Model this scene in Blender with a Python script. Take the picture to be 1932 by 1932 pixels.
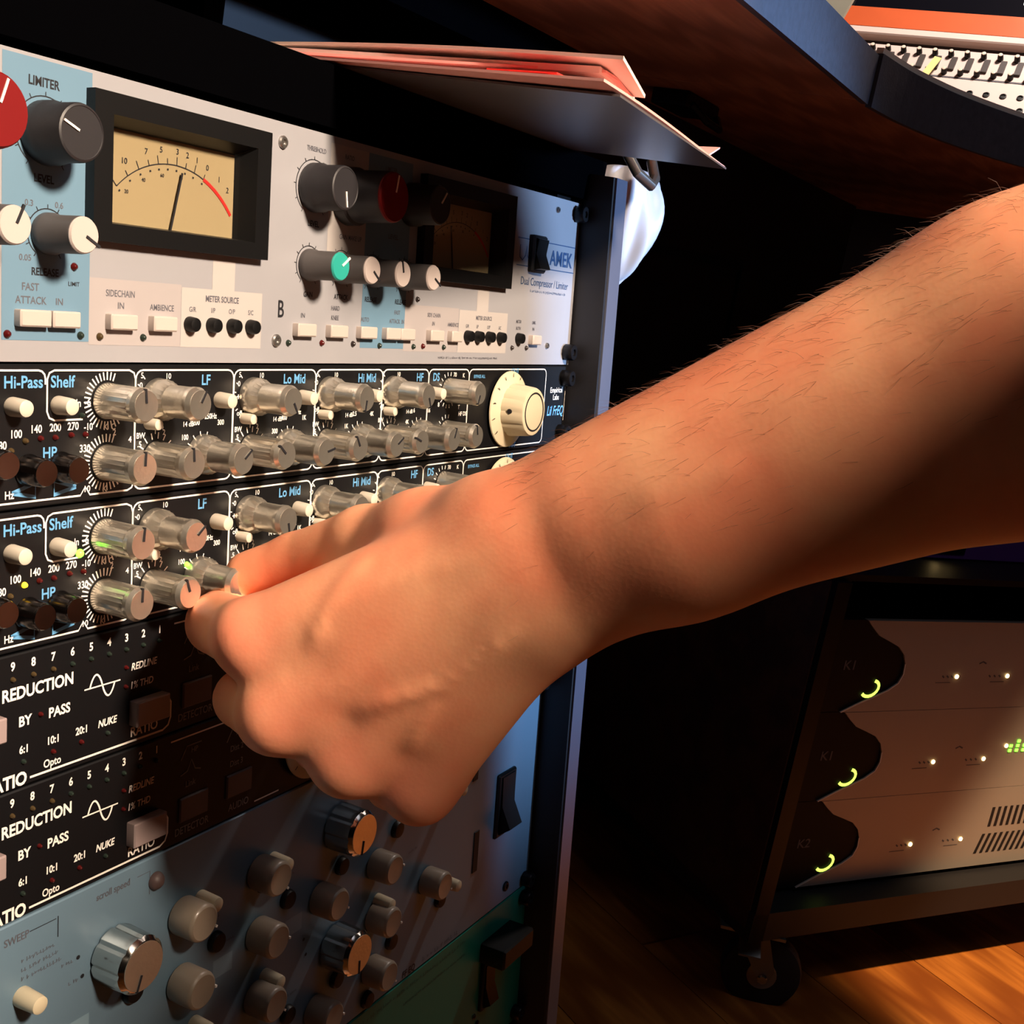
import bpy, bmesh, math, random
import numpy as np
from mathutils import Vector, Matrix

# ------------------------------------------------------------------ scene
scene = bpy.context.scene
for o in list(bpy.data.objects):
    bpy.data.objects.remove(o, do_unlink=True)
random.seed(7)
COL = scene.collection
F_PX = 2245.7                       # focal length of the photo in pixels (1932 px frame)
CAM_Z = 645.0                       # camera height over the floor, mm
# rows: world X (along the rack), Y (towards the rack), Z (up) in camera axes (right, down, forward)
WM = np.array([[0.48587337, -0.10503308, 0.86769529],
               [-0.85580, -0.25870, 0.44790],
               [0.17743, -0.96020, -0.21560]])
X_, Z_ = WM[0] / np.linalg.norm(WM[0]), None
y_ = WM[1] - WM[1].dot(X_) * X_
y_ /= np.linalg.norm(y_)
WM = np.stack([X_, y_, np.cross(X_, y_)])
if WM[2][1] > 0:
    WM[2] = -WM[2]

cam = bpy.data.cameras.new('camera')
cam.sensor_width = 36.0
cam.lens = 36.0 * F_PX / 1932.0
cam.clip_start = 0.01
cam_o = bpy.data.objects.new('camera', cam)
COL.objects.link(cam_o)
mw = Matrix.Identity(4)
for i in range(3):
    mw[i][0], mw[i][1], mw[i][2] = WM[i][0], -WM[i][1], -WM[i][2]
mw[2][3] = CAM_Z / 1000.0
cam_o.matrix_world = mw
scene.camera = cam_o

world = bpy.data.worlds.new('world')
scene.world = world
world.use_nodes = True
world.node_tree.nodes['Background'].inputs[0].default_value = (0.55, 0.42, 0.38, 1)
world.node_tree.nodes['Background'].inputs[1].default_value = 0.045

def area_light(name, loc_mm, target_mm, size, power, color):
    l = bpy.data.lights.new(name, 'AREA')
    l.shape = 'DISK'
    l.size = size
    l.energy = power
    l.color = color
    o = bpy.data.objects.new(name, l)
    COL.objects.link(o)
    a = Vector(loc_mm) / 1000
    b = Vector(target_mm) / 1000
    o.location = a
    o.rotation_euler = (b - a).to_track_quat('-Z', 'Y').to_euler()
    return o

def spot_light(name, loc_mm, target_mm, radius, power, color, cone, blend):
    l = bpy.data.lights.new(name, 'SPOT')
    l.shadow_soft_size = radius
    l.energy = power
    l.color = color
    l.spot_size = math.radians(cone)
    l.spot_blend = blend
    o = bpy.data.objects.new(name, l)
    COL.objects.link(o)
    a = Vector(loc_mm) / 1000
    b = Vector(target_mm) / 1000
    o.location = a
    o.rotation_euler = (b - a).to_track_quat('-Z', 'Y').to_euler()
    return o

spot_light('rack_spotlight', (77, -873, 1495), (375, 270, 570), 0.10, 270, (1.0, 0.79, 0.60), 38, 0.5)
spot_light('floor_spotlight', (1300, -1200, 2300), (1400, -170, 0), 0.03, 420, (1.0, 0.66, 0.36), 17, 0.35)
spot_light('cool_side_light', (1100, -1750, 850), (665, 290, 600), 0.06, 330, (0.38, 0.61, 1.0), 17, 0.6)  # cool light from an unseen source, coned onto the rack's right end
area_light('ambient_fill', (700, -900, 2440), (700, -900, 0), 1.4, 4, (0.86, 0.88, 1.0))  # soft fill light added to lift the dark areas
area_light('console_lamp', (1750, 100, 1900), (2150, 380, 1050), 0.20, 25, (1.0, 0.84, 0.74))

scene.view_settings.view_transform = 'Standard'
scene.view_settings.look = 'None'
scene.view_settings.gamma = 1.0
scene.view_settings.use_curve_mapping = False
scene.view_settings.exposure = 0.0

# ------------------------------------------------------------------ helpers
def sl(r, g, b):
    def f(c):
        c = c / 255.0
        return c / 12.92 if c <= 0.04045 else ((c + 0.055) / 1.055) ** 2.4
    return (f(r), f(g), f(b), 1.0)

MATS = {}
def mat(name, col, rough=0.5, metal=0.0, var=0.06, scale=60.0, bump=0.0, bscale=400.0, emit=None, estr=0.0, coat=0.0, spec=0.5, aniso=0.0, sss=0.0):
    m = bpy.data.materials.new(name)
    m.use_nodes = True
    nt = m.node_tree
    b = nt.nodes['Principled BSDF']
    tc = nt.nodes.new('ShaderNodeTexCoord')
    nz = nt.nodes.new('ShaderNodeTexNoise')
    nz.inputs['Scale'].default_value = scale
    nz.inputs['Detail'].default_value = 4
    nt.links.new(tc.outputs['Object'], nz.inputs['Vector'])
    mix = nt.nodes.new('ShaderNodeMix')
    mix.data_type = 'RGBA'
    c1 = tuple(max(0, c * (1 - var)) for c in col[:3]) + (1,)
    c2 = tuple(min(1, c * (1 + var)) for c in col[:3]) + (1,)
    mix.inputs[6].default_value = c1
    mix.inputs[7].default_value = c2
    nt.links.new(nz.outputs['Fac'], mix.inputs[0])
    nt.links.new(mix.outputs[2], b.inputs['Base Color'])
    b.inputs['Roughness'].default_value = rough
    b.inputs['Metallic'].default_value = metal
    b.inputs['Specular IOR Level'].default_value = spec
    b.inputs['Coat Weight'].default_value = coat
    if sss:
        b.inputs['Subsurface Weight'].default_value = sss
        b.inputs['Subsurface Radius'].default_value = (1.0, 0.35, 0.2)
        b.inputs['Subsurface Scale'].default_value = 0.004
    if emit:
        b.inputs['Emission Color'].default_value = emit
        b.inputs['Emission Strength'].default_value = estr
    if bump:
        n2 = nt.nodes.new('ShaderNodeTexNoise')
        n2.inputs['Scale'].default_value = bscale
        n2.inputs['Detail'].default_value = 3
        nt.links.new(tc.outputs['Object'], n2.inputs['Vector'])
        bp = nt.nodes.new('ShaderNodeBump')
        bp.inputs['Strength'].default_value = bump
        bp.inputs['Distance'].default_value = 0.0006
        nt.links.new(n2.outputs['Fac'], bp.inputs['Height'])
        nt.links.new(bp.outputs['Normal'], b.inputs['Normal'])
    MATS[name] = m
    return m

def wood(name, c1, c2, rough=0.45, scale=6.0, stretch=(1, 12, 12)):
    m = bpy.data.materials.new(name)
    m.use_nodes = True
    nt = m.node_tree
    b = nt.nodes['Principled BSDF']
    tc = nt.nodes.new('ShaderNodeTexCoord')
    mp = nt.nodes.new('ShaderNodeMapping')
    mp.inputs['Scale'].default_value = stretch
    wv = nt.nodes.new('ShaderNodeTexWave')
    wv.inputs['Scale'].default_value = scale * 0.35
    wv.inputs['Distortion'].default_value = 7.0
    wv.inputs['Detail'].default_value = 3.0
    wv.inputs['Detail Scale'].default_value = 1.2
    nz = nt.nodes.new('ShaderNodeTexNoise')
    nz.inputs['Scale'].default_value = scale * 3
    nz.inputs['Detail'].default_value = 6
    nt.links.new(tc.outputs['Object'], mp.inputs['Vector'])
    nt.links.new(mp.outputs['Vector'], wv.inputs['Vector'])
    nt.links.new(mp.outputs['Vector'], nz.inputs['Vector'])
    mx = nt.nodes.new('ShaderNodeMath')
    mx.operation = 'MULTIPLY'
    nt.links.new(wv.outputs['Fac'], mx.inputs[0])
    nt.links.new(nz.outputs['Fac'], mx.inputs[1])
    cr = nt.nodes.new('ShaderNodeValToRGB')
    cr.color_ramp.elements[0].color = c1
    cr.color_ramp.elements[1].color = c2
    cr.color_ramp.elements[1].position = 0.75
    nt.links.new(mx.outputs[0], cr.inputs[0])
    nt.links.new(cr.outputs['Color'], b.inputs['Base Color'])
    b.inputs['Roughness'].default_value = rough
    MATS[name] = m
    return m

mat('pale_silver', sl(154, 154, 159), 0.42, 0.15, 0.03, bump=0.02)
mat('print_blue', sl(96, 128, 150), 0.5, 0, 0.03)
mat('print_grey', sl(156, 150, 150), 0.5, 0, 0.03)
mat('print_white', sl(170, 164, 161), 0.5, 0, 0.03)
mat('ink_black', sl(20, 20, 26), 0.6)
mat('ink_grey', sl(84, 84, 92), 0.6)
mat('ink_white', sl(238, 230, 220), 0.55)
mat('ink_dim', sl(120, 112, 108), 0.55)
mat('ink_blue', sl(96, 158, 205), 0.55)
mat('ink_navy', sl(34, 66, 104), 0.55)
mat('ink_red', sl(190, 30, 24), 0.55)
mat('black_panel', sl(8, 8, 11), 0.5, 0.0, 0.1, bump=0.05, spec=0.3)
mat('black_plastic', sl(10, 10, 11), 0.45, 0.0, 0.1, bump=0.05, bscale=900, spec=0.3)
mat('charcoal_knob', sl(34, 32, 35), 0.5, 0.0, 0.08, bump=0.05, bscale=900)
mat('grey_knob', sl(74, 70, 70), 0.5, 0.0, 0.06)
mat('ivory', sl(202, 192, 175), 0.4, 0, 0.03, spec=0.4)
mat('cap_white', sl(182, 170, 165), 0.42, 0, 0.03)
mat('cap_red', sl(108, 4, 6), 0.6, 0, 0.05, spec=0.25)
mat('cap_teal', sl(40, 150, 138), 0.42, 0, 0.05)
mat('cream', sl(208, 194, 164), 0.4, 0, 0.04)
mat('button_white', sl(182, 170, 163), 0.45, 0, 0.03)
mat('button_mauve', sl(150, 132, 130), 0.45, 0, 0.06)
mat('button_brown', sl(84, 66, 64), 0.5, 0, 0.06)
mat('chrome', sl(214, 208, 200), 0.16, 1.0, 0.04)
mat('brushed', sl(224, 217, 203), 0.30, 0.9, 0.10, 160, bump=0.15, bscale=700)
mat('dark_chrome', sl(96, 90, 88), 0.22, 1.0, 0.08)
mat('taupe', sl(146, 132, 116), 0.38, 0.0, 0.05, coat=0.2)
mat('steel_blue', sl(104, 130, 148), 0.42, 0.15, 0.05, 14, bump=0.04)
mat('steel_blue_light', sl(128, 156, 172), 0.45, 0.1, 0.04)
mat('green_panel', sl(16, 120, 100), 0.42, 0.1, 0.07, 20)
mat('meter_face', sl(146, 130, 96), 0.55, 0, 0.05, 20)
mat('led_red', sl(72, 14, 14), 0.25, 0, 0.05)
mat('led_dark', sl(40, 34, 34), 0.25, 0, 0.05)
mat('led_green_off', sl(34, 44, 38), 0.25, 0, 0.05)
mat('led_amber_off', sl(70, 56, 34), 0.25, 0, 0.05)
mat('led_green_on', sl(120, 255, 60), 0.3, 0, 0.02, emit=sl(120, 255, 60), estr=3.5)
mat('led_yellow_on', sl(255, 210, 60), 0.3, 0, 0.02, emit=sl(255, 200, 40), estr=2.2)
mat('led_warm_on', sl(255, 230, 170), 0.3, 0, 0.02, emit=sl(255, 214, 140), estr=7)
mat('led_lime_on', sl(220, 255, 110), 0.3, 0, 0.02, emit=sl(214, 250, 100), estr=1.6)
mat('screw_black', sl(26, 25, 28), 0.35, 0.6, 0.1)
mat('screw_steel', sl(168, 164, 160), 0.3, 0.9, 0.08)
mat('carcass_black', sl(22, 20, 24), 0.55, 0, 0.12, 12, bump=0.06, bscale=300)
mat('frame_edge', sl(92, 96, 112), 0.35, 0.2, 0.1, 20)
mat('edge_band', sl(72, 78, 92), 0.6, 0, 0.35, 160, bump=0.25, bscale=500)
mat('shelf_grey', sl(92, 86, 88), 0.38, 0, 0.06, 10)
mat('paper_pink', sl(240, 172, 164), 0.75, 0, 0.04, 14)
mat('paper_white', sl(236, 214, 204), 0.75, 0, 0.03, 14)
mat('paper_red', sl(220, 40, 30), 0.7, 0, 0.05)
mat('paper_cream', sl(226, 222, 196), 0.75, 0, 0.05)
mat('sticky_yellow', sl(222, 204, 130), 0.7, 0, 0.04)
mat('bag_white', sl(222, 226, 238), 0.35, 0, 0.05, 20, sss=0.0)
mat('console_cream', sl(200, 182, 174), 0.5, 0, 0.03)
mat('console_dark', sl(54, 46, 44), 0.5, 0, 0.06)
mat('orange_wood', sl(182, 78, 34), 0.5, 0, 0.10, 30)
mat('amp_silver', sl(176, 166, 158), 0.42, 0.25, 0.05, 12, bump=0.03)
mat('amp_navy', sl(5, 5, 14), 0.6, 0, 0.08, spec=0.2)
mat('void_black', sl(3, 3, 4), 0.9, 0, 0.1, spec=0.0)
mat('purple_case', sl(96, 52, 130), 0.45, 0, 0.06)
mat('display_black', sl(10, 10, 16), 0.2)
mat('rubber', sl(40, 37, 38), 0.7, 0, 0.1)
mat('wall_dark', sl(40, 36, 40), 0.8, 0, 0.1, 4, bump=0.1, bscale=60)
mat('ceiling_dark', sl(70, 64, 62), 0.85, 0, 0.08, 4)
mat('shirt', sl(34, 34, 40), 0.85, 0, 0.15, 60, bump=0.2)
mat('lamp_white', sl(255, 250, 240), 0.4, 0, 0.01, emit=sl(255, 250, 245), estr=3)
wood('desk_wood', sl(146, 100, 76), sl(196, 142, 108), 0.5, 7)
wood('floor_wood', sl(140, 74, 24), sl(206, 128, 52), 0.42, 5, (1, 9, 9))
wood('side_wood', sl(60, 34, 26), sl(86, 50, 36), 0.55, 6)

# meter glass: clear pane with a faint reflection
g = bpy.data.materials.new('meter_glass')
g.use_nodes = True
nt = g.node_tree
nt.nodes.remove(nt.nodes['Principled BSDF'])
tr = nt.nodes.new('ShaderNodeBsdfTransparent')
gl = nt.nodes.new('ShaderNodeBsdfGlossy')
gl.inputs['Roughness'].default_value = 0.05
ms = nt.nodes.new('ShaderNodeMixShader')
ms.inputs[0].default_value = 0.05
nt.links.new(tr.outputs[0], ms.inputs[1])
nt.links.new(gl.outputs[0], ms.inputs[2])
nt.links.new(ms.outputs[0], nt.nodes['Material Output'].inputs['Surface'])
MATS['meter_glass'] = g

def skin_material():
    m = bpy.data.materials.new('skin')
    m.use_nodes = True
    nt = m.node_tree
    b = nt.nodes['Principled BSDF']
    tc = nt.nodes.new('ShaderNodeTexCoord')
    n1 = nt.nodes.new('ShaderNodeTexNoise')
    n1.inputs['Scale'].default_value = 26
    n1.inputs['Detail'].default_value = 5
    nt.links.new(tc.outputs['Object'], n1.inputs['Vector'])
    cr = nt.nodes.new('ShaderNodeValToRGB')
    cr.color_ramp.elements[0].position = 0.35
    cr.color_ramp.elements[0].color = sl(240, 146, 108)
    cr.color_ramp.elements[1].position = 0.68
    cr.color_ramp.elements[1].color = sl(250, 178, 134)
    nt.links.new(n1.outputs['Fac'], cr.inputs[0])
    at = nt.nodes.new('ShaderNodeAttribute')
    at.attribute_name = 'flush'
    mx = nt.nodes.new('ShaderNodeMix')
    mx.data_type = 'RGBA'
    nt.links.new(at.outputs['Fac'], mx.inputs[0])
    nt.links.new(cr.outputs['Color'], mx.inputs[6])
    mx.inputs[7].default_value = sl(244, 132, 108)
    nt.links.new(mx.outputs[2], b.inputs['Base Color'])
    b.inputs['Roughness'].default_value = 0.50
    b.inputs['Specular IOR Level'].default_value = 0.35
    b.inputs['Subsurface Weight'].default_value = 0.18
    b.inputs['Subsurface Radius'].default_value = (1.0, 0.35, 0.18)
    b.inputs['Subsurface Scale'].default_value = 0.005
    n2 = nt.nodes.new('ShaderNodeTexVoronoi')
    n2.inputs['Scale'].default_value = 700
    n3 = nt.nodes.new('ShaderNodeTexNoise')
    n3.inputs['Scale'].default_value = 120
    n3.inputs['Detail'].default_value = 6
    ad = nt.nodes.new('ShaderNodeMath')
    ad.operation = 'ADD'
    nt.links.new(tc.outputs['Object'], n2.inputs['Vector'])
    nt.links.new(tc.outputs['Object'], n3.inputs['Vector'])
    nt.links.new(n2.outputs['Distance'], ad.inputs[0])
    nt.links.new(n3.outputs['Fac'], ad.inputs[1])
    bp = nt.nodes.new('ShaderNodeBump')
    bp.inputs['Strength'].default_value = 0.10
    bp.inputs['Distance'].default_value = 0.0003
    nt.links.new(ad.outputs[0], bp.inputs['Height'])
    nt.links.new(bp.outputs['Normal'], b.inputs['Normal'])
    MATS['skin'] = m
skin_material()

# ---- mesh builder: coordinates in mm, local axes x right, y away from the viewer, z up
class MB:
    def __init__(self):
        self.v, self.f = [], []
    def add(self, vs, fs):
        n = len(self.v)
        self.v += [tuple(p) for p in vs]
        self.f += [tuple(i + n for i in f) for f in fs]
        return self
    def box(self, x0, x1, y0, y1, z0, z1, b=0.0):
        if b <= 0:
            vs = [(x, y, z) for x in (x0, x1) for y in (y0, y1) for z in (z0, z1)]
            return self.add(vs, [(0, 1, 3, 2), (4, 6, 7, 5), (0, 4, 5, 1), (2, 3, 7, 6), (0, 2, 6, 4), (1, 5, 7, 3)])
        # chamfered box: rounded-rect outline, front and back inset
        o = rrect(x0, x1, z0, z1, b, 2)
        i = rrect(x0 + b, x1 - b, z0 + b, z1 - b, 0.01, 2)
        n = len(o)
        vs = [(p[0], y0, p[1]) for p in i] + [(p[0], y0 + b, p[1]) for p in o] + [(p[0], y1, p[1]) for p in o]
        fs = [tuple(range(n)), tuple(range(2 * n, 3 * n))[::-1]]
        for k in range(n):
            j = (k + 1) % n
            fs += [(k, j, n + j, n + k), (n + k, n + j, 2 * n + j, 2 * n + k)]
        return self.add(vs, fs)
    def lathe(self, prof, seg=28, c=(0, 0, 0), axis='-y', flute=None):
        """prof: list of (radius, height) from base to top"""
        vs, fs = [], []
        for k, (r, h) in enumerate(prof):
            for s in range(seg):
                a = 2 * math.pi * s / seg
                rr = r
                if flute and flute[0] <= h <= flute[1] and r > 0.3 and (s % flute[3]) == 0:
                    rr = r - flute[2]
                x, z = rr * math.cos(a), rr * math.sin(a)
                if axis == '-y':
                    p = (c[0] + x, c[1] - h, c[2] + z)
                elif axis == 'z':
                    p = (c[0] + x, c[1] + z, c[2] + h)
                else:
                    p = (c[0] + h, c[1] + x, c[2] + z)
                vs.append(p)
        n = len(prof)
        for k in range(n - 1):
            for s in range(seg):
                t = (s + 1) % seg
                fs.append((k * seg + s, k * seg + t, (k + 1) * seg + t, (k + 1) * seg + s))
        fs.append(tuple(range(seg))[::-1])
        fs.append(tuple((n - 1) * seg + s for s in range(seg)))
        return self.add(vs, fs)
    def prism(self, outline, y0, y1):
        n = len(outline)
        vs = [(p[0], y0, p[1]) for p in outline] + [(p[0], y1, p[1]) for p in outline]
        fs = [tuple(range(n)), tuple(range(n, 2 * n))[::-1]]
        for k in range(n):
            j = (k + 1) % n
            fs.append((k, n + k, n + j, j))
        return self.add(vs, fs)
    def slab(self, outline, z0, z1):
        n = len(outline)
        vs = [(p[0], p[1], z0) for p in outline] + [(p[0], p[1], z1) for p in outline]
        fs = [tuple(range(n))[::-1], tuple(range(n, 2 * n))]
        for k in range(n):
            j = (k + 1) % n
            fs.append((k, j, n + j, n + k))
        return self.add(vs, fs)
    def xprism(self, outline, x0, x1):
        n = len(outline)
        vs = [(x0, p[0], p[1]) for p in outline] + [(x1, p[0], p[1]) for p in outline]
        fs = [tuple(range(n)), tuple(range(n, 2 * n))[::-1]]
        for k in range(n):
            j = (k + 1) % n
            fs.append((k, n + k, n + j, j))
        return self.add(vs, fs)
    def ribbon(self, path, w, h, closed=False):
        """flat printed line on the panel, path of (x, z), height h in front of it"""
        n = len(path)
        vs, fs = [], []
        for k in range(n):
            if closed:
                a, b = path[(k - 1) % n], path[(k + 1) % n]
            else:
                a, b = path[max(0, k - 1)], path[min(n - 1, k + 1)]
            dx, dz = b[0] - a[0], b[1] - a[1]
            l = math.hypot(dx, dz) or 1
            nx, nz = -dz / l * w / 2, dx / l * w / 2
            p = path[k]
            vs += [(p[0] + nx, -h, p[1] + nz), (p[0] - nx, -h, p[1] - nz)]
        m = n if closed else n - 1
        for k in range(m):
            j = (k + 1) % n
            fs.append((2 * k, 2 * j, 2 * j + 1, 2 * k + 1))
        return self.add(vs, fs)
    def quad(self, x0, x1, z0, z1, h):
        return self.add([(x0, -h, z0), (x1, -h, z0), (x1, -h, z1), (x0, -h, z1)], [(0, 1, 2, 3)])
    def tube(self, pts, r, seg=10):
        pts = [Vector(p) for p in pts]
        vs, fs = [], []
        for k, p in enumerate(pts):
            d = (pts[min(len(pts) - 1, k + 1)] - pts[max(0, k - 1)]).normalized()
            a = d.orthogonal().normalized()
            if k and abs(a.dot(pa)) < 0.999:
                a = (pa - d * pa.dot(d)).normalized()
            pa = a
            b = d.cross(a)
            rr = r[k] if isinstance(r, (list, tuple)) else r
            for s in range(seg):
                t = 2 * math.pi * s / seg
                vs.append(tuple(p + a * rr * math.cos(t) + b * rr * math.sin(t)))
        n = len(pts)
        for k in range(n - 1):
            for s in range(seg):
                t = (s + 1) % seg
                fs.append((k * seg + s, k * seg + t, (k + 1) * seg + t, (k + 1) * seg + s))
        fs.append(tuple(range(seg))[::-1])
        fs.append(tuple((n - 1) * seg + s for s in range(seg)))
        return self.add(vs, fs)
    def mesh(self, name, m, base=(0, 0, 0), smooth=True, angle=35, recalc=True):
        me = bpy.data.meshes.new(name)
        vs = [((p[0] - base[0]) / 1000, (p[1] - base[1]) / 1000, (p[2] - base[2]) / 1000) for p in self.v]
        me.from_pydata(vs, [], self.f)
        if recalc:
            bm = bmesh.new()
            bm.from_mesh(me)
            bmesh.ops.recalc_face_normals(bm, faces=bm.faces)
            bm.to_mesh(me)
            bm.free()
        if smooth:
            me.shade_smooth()
            me.set_sharp_from_angle(angle=math.radians(angle))
        me.materials.append(MATS[m])
        return me

def rrect(x0, x1, z0, z1, r, n=4):
    out = []
    for cx, cz, a0 in ((x1 - r, z1 - r, 0), (x0 + r, z1 - r, 90), (x0 + r, z0 + r, 180), (x1 - r, z0 + r, 270)):
        for k in range(n + 1):
            a = math.radians(a0 + 90 * k / n)
            out.append((cx + r * math.cos(a), cz + r * math.sin(a)))
    return out

def arc(cx, cz, r, a0, a1, n=24):
    return [(cx + r * math.cos(math.radians(a0 + (a1 - a0) * k / n)), cz + r * math.sin(math.radians(a0 + (a1 - a0) * k / n))) for k in range(n + 1)]

def link(name, me, parent=None, loc=(0, 0, 0), rot=(0, 0, 0)):
    o = bpy.data.objects.new(name, me)
    COL.objects.link(o)
    o.parent = parent
    o.location = (loc[0] / 1000, loc[1] / 1000, loc[2] / 1000)
    o.rotation_euler = rot
    return o

def part(name, mb, m, parent, loc=(0, 0, 0), rot=(0, 0, 0), **k):
    return link(name, mb.mesh(name, m, **k), parent, loc, rot)

def tag(o, label, cat=None, group=None, kind=None):
    if label: o['label'] = label
    if cat: o['category'] = cat
    if group: o['group'] = group
    if kind: o['kind'] = kind
    return o

def thing(name, label, cat, loc_mm=(0, 0, 0), rot=(0, 0, 0), group=None):
    o = bpy.data.objects.new(name, None)
    o.empty_display_size = 0.02
    COL.objects.link(o)
    o.location = (loc_mm[0] / 1000, loc_mm[1] / 1000, loc_mm[2] / 1000)
    o.rotation_euler = rot
    return tag(o, label, cat, group)

_txt = {}
def glyphs(s, bold):
    key = (s, bold)
    if key not in _txt:
        cu = bpy.data.curves.new('print', 'FONT')
        cu.body = s
        cu.size = 1.0
        cu.offset = bold
        cu.resolution_u = 3
        ob = bpy.data.objects.new('print', cu)
        me = ob.to_mesh()
        vs = [(v.co.x, v.co.y) for v in me.vertices]
        fs = [tuple(p.vertices) for p in me.polygons]
        ob.to_mesh_clear()
        bpy.data.objects.remove(ob)
        bpy.data.curves.remove(cu)
        _txt[key] = (vs, fs)
    return _txt[key]

def text(mb, s, x, z, cap, h=0.15, align='c', bold=0.012, sx=1.0, rot=0.0, shear=0.0):
    """add lettering centred (or l/r aligned) on x, z with capital height cap (mm)"""
    vs, fs = glyphs(s, bold)
    if not vs:
        return
    k = cap / 0.70
    xs = [v[0] for v in vs]
    w0, w1 = min(xs), max(xs)
    off = {'c': (w0 + w1) / 2, 'l': w0, 'r': w1}[align]
    ca, sa = math.cos(rot), math.sin(rot)
    out = []
    for a, b in vs:
        px = (a - off) * k * sx + (b - 0.35) * k * shear
        pz = (b - 0.35) * k
        out.append((x + px * ca - pz * sa, -h, z + px * sa + pz * ca))
    mb.add(out, fs)

# ------------------------------------------------------------------ the rack frame of reference
TILT = math.radians(7.0)
P0 = (593.866, 305.09, 28.736 + CAM_Z)          # panel origin: u = 0, v = 0 (world mm)
def panel_pt(u, v, h=0.0):
    """world mm of a point u right, v down the tilted rack front, h in front of it"""
    c, s = math.cos(TILT), math.sin(TILT)
    return (P0[0] + u, P0[1] - s * v - c * h, P0[2] - c * v + s * h)
U0 = -230.3
UL, UR = -471.6, 11.0

class Unit:
    def __init__(self, name, label, cat, v0, height, group=None):
        self.v0, self.H = v0, height
        self.root = thing(name, label, cat, panel_pt(U0, v0 + height), (-TILT, 0, 0), group)
        self.print = {}
    def loc(self, u, v, h=0.0):
        return (u - U0, -h, self.H - v)
    def pr(self, m):
        return self.print.setdefault(m, MB())
    def P(self, pts):
        return [(u - U0, self.H - v) for u, v in pts]
    def text(self, s, u, v, cap, m='ink_white', h=0.15, **k):
        text(self.pr(m), s, u - U0, self.H - v, cap, h, **k)
    def line(self, pts, w, m='ink_white', h=0.14, closed=False):
        self.pr(m).ribbon(self.P(pts), w, h, closed)
    def quad(self, u0, u1, v0, v1, m, h=0.08):
        part('printed_field', MB().quad(u0 - U0, u1 - U0, self.H - v1, self.H - v0, h), m, self.root, smooth=False, recalc=False)
    def dot(self, u, v, r, m, h=0.14):
        o = arc(u - U0, self.H - v, r, 0, 360, 14)[:-1]
        self.pr(m).add([(p[0], -h, p[1]) for p in o], [tuple(range(len(o)))])
    def plate(self, m, thick=4.0, holes=(), gap=0.35):
        x0, x1 = UL - U0, UR - U0
        z0, z1 = gap, self.H - gap
        mb = MB()
        if not holes:
            mb.box(x0, x1, 0, thick, z0, z1, 0.5)
        else:
            cur = x0
            for (a, b, va, vb) in holes:
                a, b = a - U0, b - U0
                mb.box(cur, a, 0, thick, z0, z1)
                mb.box(a, b, 0, thick, self.H - va, z1)
                mb.box(a, b, 0, thick, z0, self.H - vb)
                cur = b
            mb.box(cur, x1, 0, thick, z0, z1)
        part('faceplate', mb, m, self.root)
        # the steel case behind the front panel
        part('case', MB().box(x0 + 22, x1 - 22, thick, 200, z0 + 1, z1 - 1), 'carcass_black', self.root)
    def finish(self):
        for m, mb in self.print.items():
            o = part('lettering', mb, m, self.root, smooth=False, recalc=False)
            o['kind'] = 'stuff'
        return self.root

_cache = {}
def shared(key, fn):
    if key not in _cache:
        _cache[key] = fn()
    return _cache[key]

def led(unit, u, v, m, r=1.1):
    me = shared(('led', m, r), lambda: MB().lathe([(r * 1.15, 0), (r * 1.15, 0.3), (r, 0.5), (r * 0.8, 1.0), (r * 0.35, 1.35)], 14).mesh('led', m))
    return link('led', me, unit.root, unit.loc(u, v))

def screw(unit, u, v, m='screw_steel', r=2.4):
    me = shared(('screw', m, r), lambda: MB().lathe([(r, 0), (r, 0.7), (r * 0.8, 1.2), (r * 0.45, 1.2), (r * 0.42, 0.5)], 16).mesh('screw', m))
    return link('screw', me, unit.root, unit.loc(u, v))

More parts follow.
